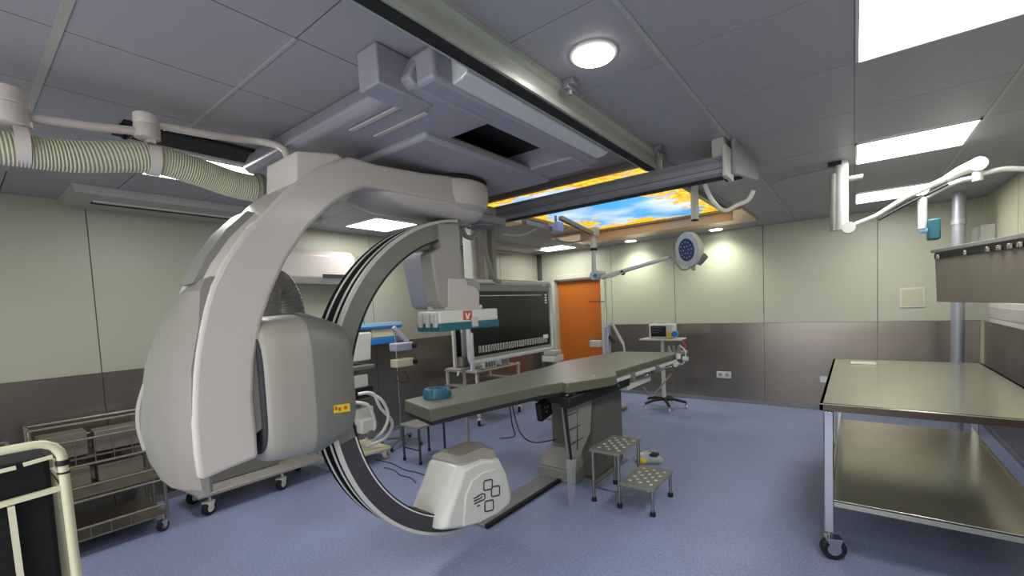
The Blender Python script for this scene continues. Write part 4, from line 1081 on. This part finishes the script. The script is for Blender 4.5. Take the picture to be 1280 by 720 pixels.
t = thing('wire_basket_rack', 'dull steel stepped wire basket rack on castors against the left wall', 'rack', (-4.7, .7, 0))
ra, rb = .30, .96
m = MB()
for y in (ra, rb):
    m.bar((-5.05, y, .08), (-5.05, y, .93), .013, 8); m.bar((-4.82, y, .08), (-4.82, y, .93), .013, 8); m.bar((-4.47, y, .1), (-4.47, y, .52), .013, 8)
    m.bar((-5.05, y, .93), (-4.82, y, .93), .013, 8); m.bar((-4.82, y, .52), (-4.47, y, .52), .011, 8)
for z in (.93, .80, .60): m.bar((-4.82, ra, z), (-4.82, rb, z), .010, 8); m.bar((-5.05, ra, z), (-5.05, rb, z), .010, 8)
for z in (.52, .42, .22): m.bar((-4.47, ra, z), (-4.47, rb, z), .009, 8)
m.build('frame', 'darkwire', t)
for z, x1 in ((.14, -4.47), (.42, -4.6), (.66, -4.82)):
    m = MB(); m.box(-5.05, x1, ra, rb, z-.012, z); s_ = m.build('shelf', 'darkwire', t)
m = MB()
for k in range(1, 6): yk = ra+(rb-ra)*k/6; m.bar((-4.815, yk, .60), (-4.815, yk, .80), .004, 6); m.bar((-4.47, yk, .14), (-4.47, yk, .22), .004, 6)
m.build('wire', 'darkwire', t)
for z, z2 in ((.67, .86), (.43, .58)):
    m = MB(); m.box(-5.02, -4.85, ra+.04, ra+.30, z, z2); m.box(-5.02, -4.85, ra+.34, rb-.04, z, z2-.02); m.build('drawer', 'darksteel', t, bevel=.008)
for x, y in ((-4.49, rb-.02), (-4.49, ra+.04), (-5.0, rb-.02), (-5.0, ra+.04)): castor(t, x, y, .045, .02, 'rubber', 'darkwire', .13)

t = thing('guard_rail_cart', 'dull steel rail-sided cart along the left wall behind the cream trolley', 'cart', (-4.7, -.2, 0))
m = MB()
for y in (-.6, .2): m.bar((-4.95, y, .05), (-4.95, y, .86), .012, 8); m.bar((-4.5, y, .05), (-4.5, y, .86), .012, 8); m.bar((-4.95, y, .86), (-4.5, y, .86), .012, 8)
for z in (.86, .76, .4): m.bar((-4.95, -.6, z), (-4.95, .2, z), .010, 8); m.bar((-4.5, -.6, z), (-4.5, .2, z), .010, 8)
m.build('frame', 'darkwire', t)
m = MB(); m.box(-4.95, -4.5, -.6, .2, .38, .395); m.box(-4.95, -4.5, -.6, .2, .1, .115); m.build('shelf', 'darksteel', t)

HX = -2.8
t = thing('linen_trolley', 'cream tubular trolley with black bag hanging inside at the left edge', 'trolley', (HX, -.3, 0))
hy = at(84, 660, x=HX).y
m = MB(); R_ = .075; hz = 1.185; Y1_ = .262; Y0_ = -.62
P = [(HX, Y1_+.01, .06), (HX, Y1_+.005, .6), (HX, Y1_, hz-R_)]+[(HX, Y1_-R_+R_*math.cos(math.radians(a)), hz-R_+R_*math.sin(math.radians(a))) for a in (20, 45, 70, 90)]
P += [(HX, Y0_+R_, hz)]+[(HX, Y0_+R_-R_*math.cos(math.radians(90-a)), hz-R_+R_*math.sin(math.radians(90-a))) for a in (20, 45, 70)]+[(HX, Y0_, hz-R_), (HX, Y0_, .06)]
m.tube(P, .0175, 14); m.build('hoop', 'cream', t)
m = MB(); m.tube([(HX-.42, a[1], min(a[2], 1.02)-.0*a[2]) for a in P], .0175, 14); m.build('hoop', 'cream', t)
m = MB()
m.beam((HX, Y1_-.01, .975), (HX, Y0_, .93), .02, .022); m.beam((HX, .105, .95), (HX, .115, .06), .02, .022)
for a_, b_ in (((HX, .13, 1.105), (HX, -.3, 1.085)), ((HX, .235, 1.12), (HX, .15, 1.11))): MB().beam(a_, b_, .01, .015).build('label_strip', 'cream', t)
for y in (Y1_-.0, Y0_):
    for z in (.3, .975, 1.10): m.bar((HX, y, z), (HX-.42, y, z), .012, 8)
m.build('cross_bar', 'cream', t)
m = MB(); m.lathe((HX, Y1_, 1.085), (0, 0, 1), [(.022, -.012), (.024, 0), (.022, .012)], 14); m.build('clip_ring', 'black', t); MB().lathe((HX, Y1_, 1.04), (0, 0, 1), [(.021, -.004), (.021, .004)], 14).build('clip_ring', 'black', t)
m = MB(); m.box(HX-.40, HX-.025, Y0_+.04, Y1_-.035, .12, 1.12); m.build('bag', 'blackfab', t, bevel=.02)
for y in (Y1_, Y0_):
    for x in (HX, HX-.42): castor(t, x, y, .035, .01, 'rubber', 'castor', .09)

# ================================================================== BEYOND THE TABLE
VY = 6.65
t = thing('vital_signs_monitor', 'white vital signs monitor with dark screen and blue knob on the rolling stand', 'monitor', (-2.4, VY, 1.09))
m = MB(); m.box(-2.59, -2.20, VY-.08, VY+.1, 1.092, 1.315); m.build('case', 'white', t, bevel=.02)
sc_ = MB().box(-2.55, -2.31, VY-.085, VY-.075, 1.12, 1.285).build('screen', 'screendark', t, bevel=.004)
m = MB()
for z, x0, x1 in ((1.26, -2.53, -2.35), (1.235, -2.53, -2.40), (1.21, -2.53, -2.36), (1.185, -2.53, -2.42)):
    k = 12
    m.tube([(x0+(x1-x0)*i/k, VY-.087, z+(.006 if i % 3 == 1 else -.003)) for i in range(k+1)], .0015, 4)
m.build('waveform', 'skyblue', sc_)
MB().box(-2.30, -2.22, VY-.086, VY-.076, 1.10, 1.20).build('yellow_panel', 'yellow', t, bevel=.005)
MB().cyl((-2.18, VY-.06, 1.16), (0, 1, 0), .045, .08, 20).build('module', 'blue', t)
m = MB(); m.tube([(-2.5, VY+.0, 1.31), (-2.5, VY, 1.35), (-2.29, VY, 1.35), (-2.29, VY, 1.31)], .01, 8, 3); m.build('carry_handle', 'white', t)
t = thing('rolling_stand', 'white rolling stand on a black five-star base beyond the patient table', 'rolling stand', (-2.4, VY, 0))
MB().box(-2.72, -2.08, VY-.16, VY+.16, 1.065, 1.09).build('tray', 'white', t, bevel=.008)
MB().bar((-2.4, VY, .1), (-2.4, VY, 1.065), .03, 16).build('pole', 'white', t)
m = MB()
for k in range(5):
    a = .25+k*2*PI/5; e = (-2.4+.33*math.cos(a), VY+.33*math.sin(a), .09); m.tube([(-2.4, VY, .14), (-2.4+.17*math.cos(a), VY+.17*math.sin(a), .13), e], lambda q: .03-.01*q, 8)
b_ = m.build('star_base', 'black', t)
for k in range(5):
    a = .25+k*2*PI/5; castor(b_, -2.4+.33*math.cos(a), VY+.33*math.sin(a), .032, .01, 'castor', 'shelldark', .09)
m = MB(); m.box(-2.3, -2.05, VY-.12, VY+.12, .86, .90)
for x in (-2.28, -2.2, -2.12): m.cyl((x, VY-.08, .94), (0, 0, 1), .028, .09, 12)
m.build('accessory_basket', 'shellmid', t, bevel=.004)
m = MB(); m.tube([(-2.1, VY-.12, 1.0), (-2.0, VY-.16, .9), (-2.05, VY-.16, .72), (-2.2, VY-.12, .80), (-2.25, VY-.15, .98)], .012, 8, 6); m.build('coiled_lead', 'white', t)
m = MB(); m.tube([(-2.08, VY-.1, 1.06), (-2.02, VY-.12, 1.0), (-2.03, VY-.12, .92)], .012, 8, 4); m.build('red_lead', 'red', t)

IY = 6.2
ip = lambda a, b: at(a, b, y=IY)
t = thing('contrast_injector', 'lilac white injector stand with a folded arm next to the orange door', 'injector', (-3.15, IY, 0))
m = MB(); q = ip(758, 420); m.beam(Vector((q.x, IY, .1)), ip(759, 408), .10, .08); m.build('column', 'lilac', t, bevel=.015)
m = MB(); m.tube([ip(765, 404), ip(779, 430)], .022, 10); m.tube([ip(758, 408), ip(766, 403)], .03, 10); m.bar(ip(779, 428), ip(781, 441), .016, 8); m.build('folding_arm', 'white', t)
m = MB(); q2 = ip(766, 424); m.beam(ip(762, 420), ip(769, 428), .08, .06); m.build('injector_head', 'charcoal', t, bevel=.01)
m = MB(); q3 = ip(748, 429); m.box(q3.x-.10, q3.x+.08, IY-.12, IY-.0, q3.z-.05, q3.z+.05); m.build('control_head', 'white', t, bevel=.01)
m = MB(); m.lathe((q.x, IY, 0), (0, 0, 1), [(.28, .03), (.28, .06), (.06, .12)], 20); m.build('base', 'shellmid', t)
m = MB(); m.bar(ip(736, 377), ip(757, 377), .008, 6); m.bar(ip(756, 377), Vector((ip(756, 377).x, IY, .1)), .012, 8); m.build('drip_pole', 'steel', t)

# ================================================================== LIGHT
w = bpy.data.worlds.new('room_world'); bpy.context.scene.world = w; w.use_nodes = True
w.node_tree.nodes['Background'].inputs[0].default_value = (.6, .65, .7, 1); w.node_tree.nodes['Background'].inputs[1].default_value = .3


def area(name, loc, sx, sy, e, col=(1, .98, .95), rot=(0, 0, 0)):
    l = bpy.data.lights.new(name, 'AREA'); l.shape = 'RECTANGLE'; l.size = sx; l.size_y = sy; l.energy = e; l.color = col
    o = bpy.data.objects.new(name, l); C.objects.link(o); o.location = loc; o.rotation_euler = rot; return o


# unseen lamps added under the ceiling behind the camera to light the room
for x, y in ((.33, .2), (.33, -1.2), (-1.9, -1.2), (-3.7, -1.0)): area('unseen_rear_lamp', (x, y, 2.70), .6, .6, 18)
# added fill light at the rear wall, aimed into the room; no real source
area('rear_fill_light', (-1.2, -1.6, 1.2), 3.5, 1.8, 45, (.95, .98, 1), (math.radians(90), 0, 0))

# ------------------------------------------------------------------ camera
cd = bpy.data.cameras.new('camera'); co = bpy.data.objects.new('camera', cd); C.objects.link(co)
cd.sensor_width = 36; cd.sensor_fit = 'HORIZONTAL'; cd.lens = F/1280*36
cd.shift_x = (640-CX)/1280; cd.shift_y = (CY-360)/1280; cd.clip_start = .05
mtx = Matrix((( _r.x, _u.x, -_f.x, CAM.x), (_r.y, _u.y, -_f.y, CAM.y), (_r.z, _u.z, -_f.z, CAM.z), (0, 0, 0, 1)))
co.matrix_world = mtx
bpy.context.scene.camera = co
vs = bpy.context.scene.view_settings
vs.view_transform = 'Standard'; vs.look = 'None'; vs.exposure = 0.26; vs.gamma = 1.0
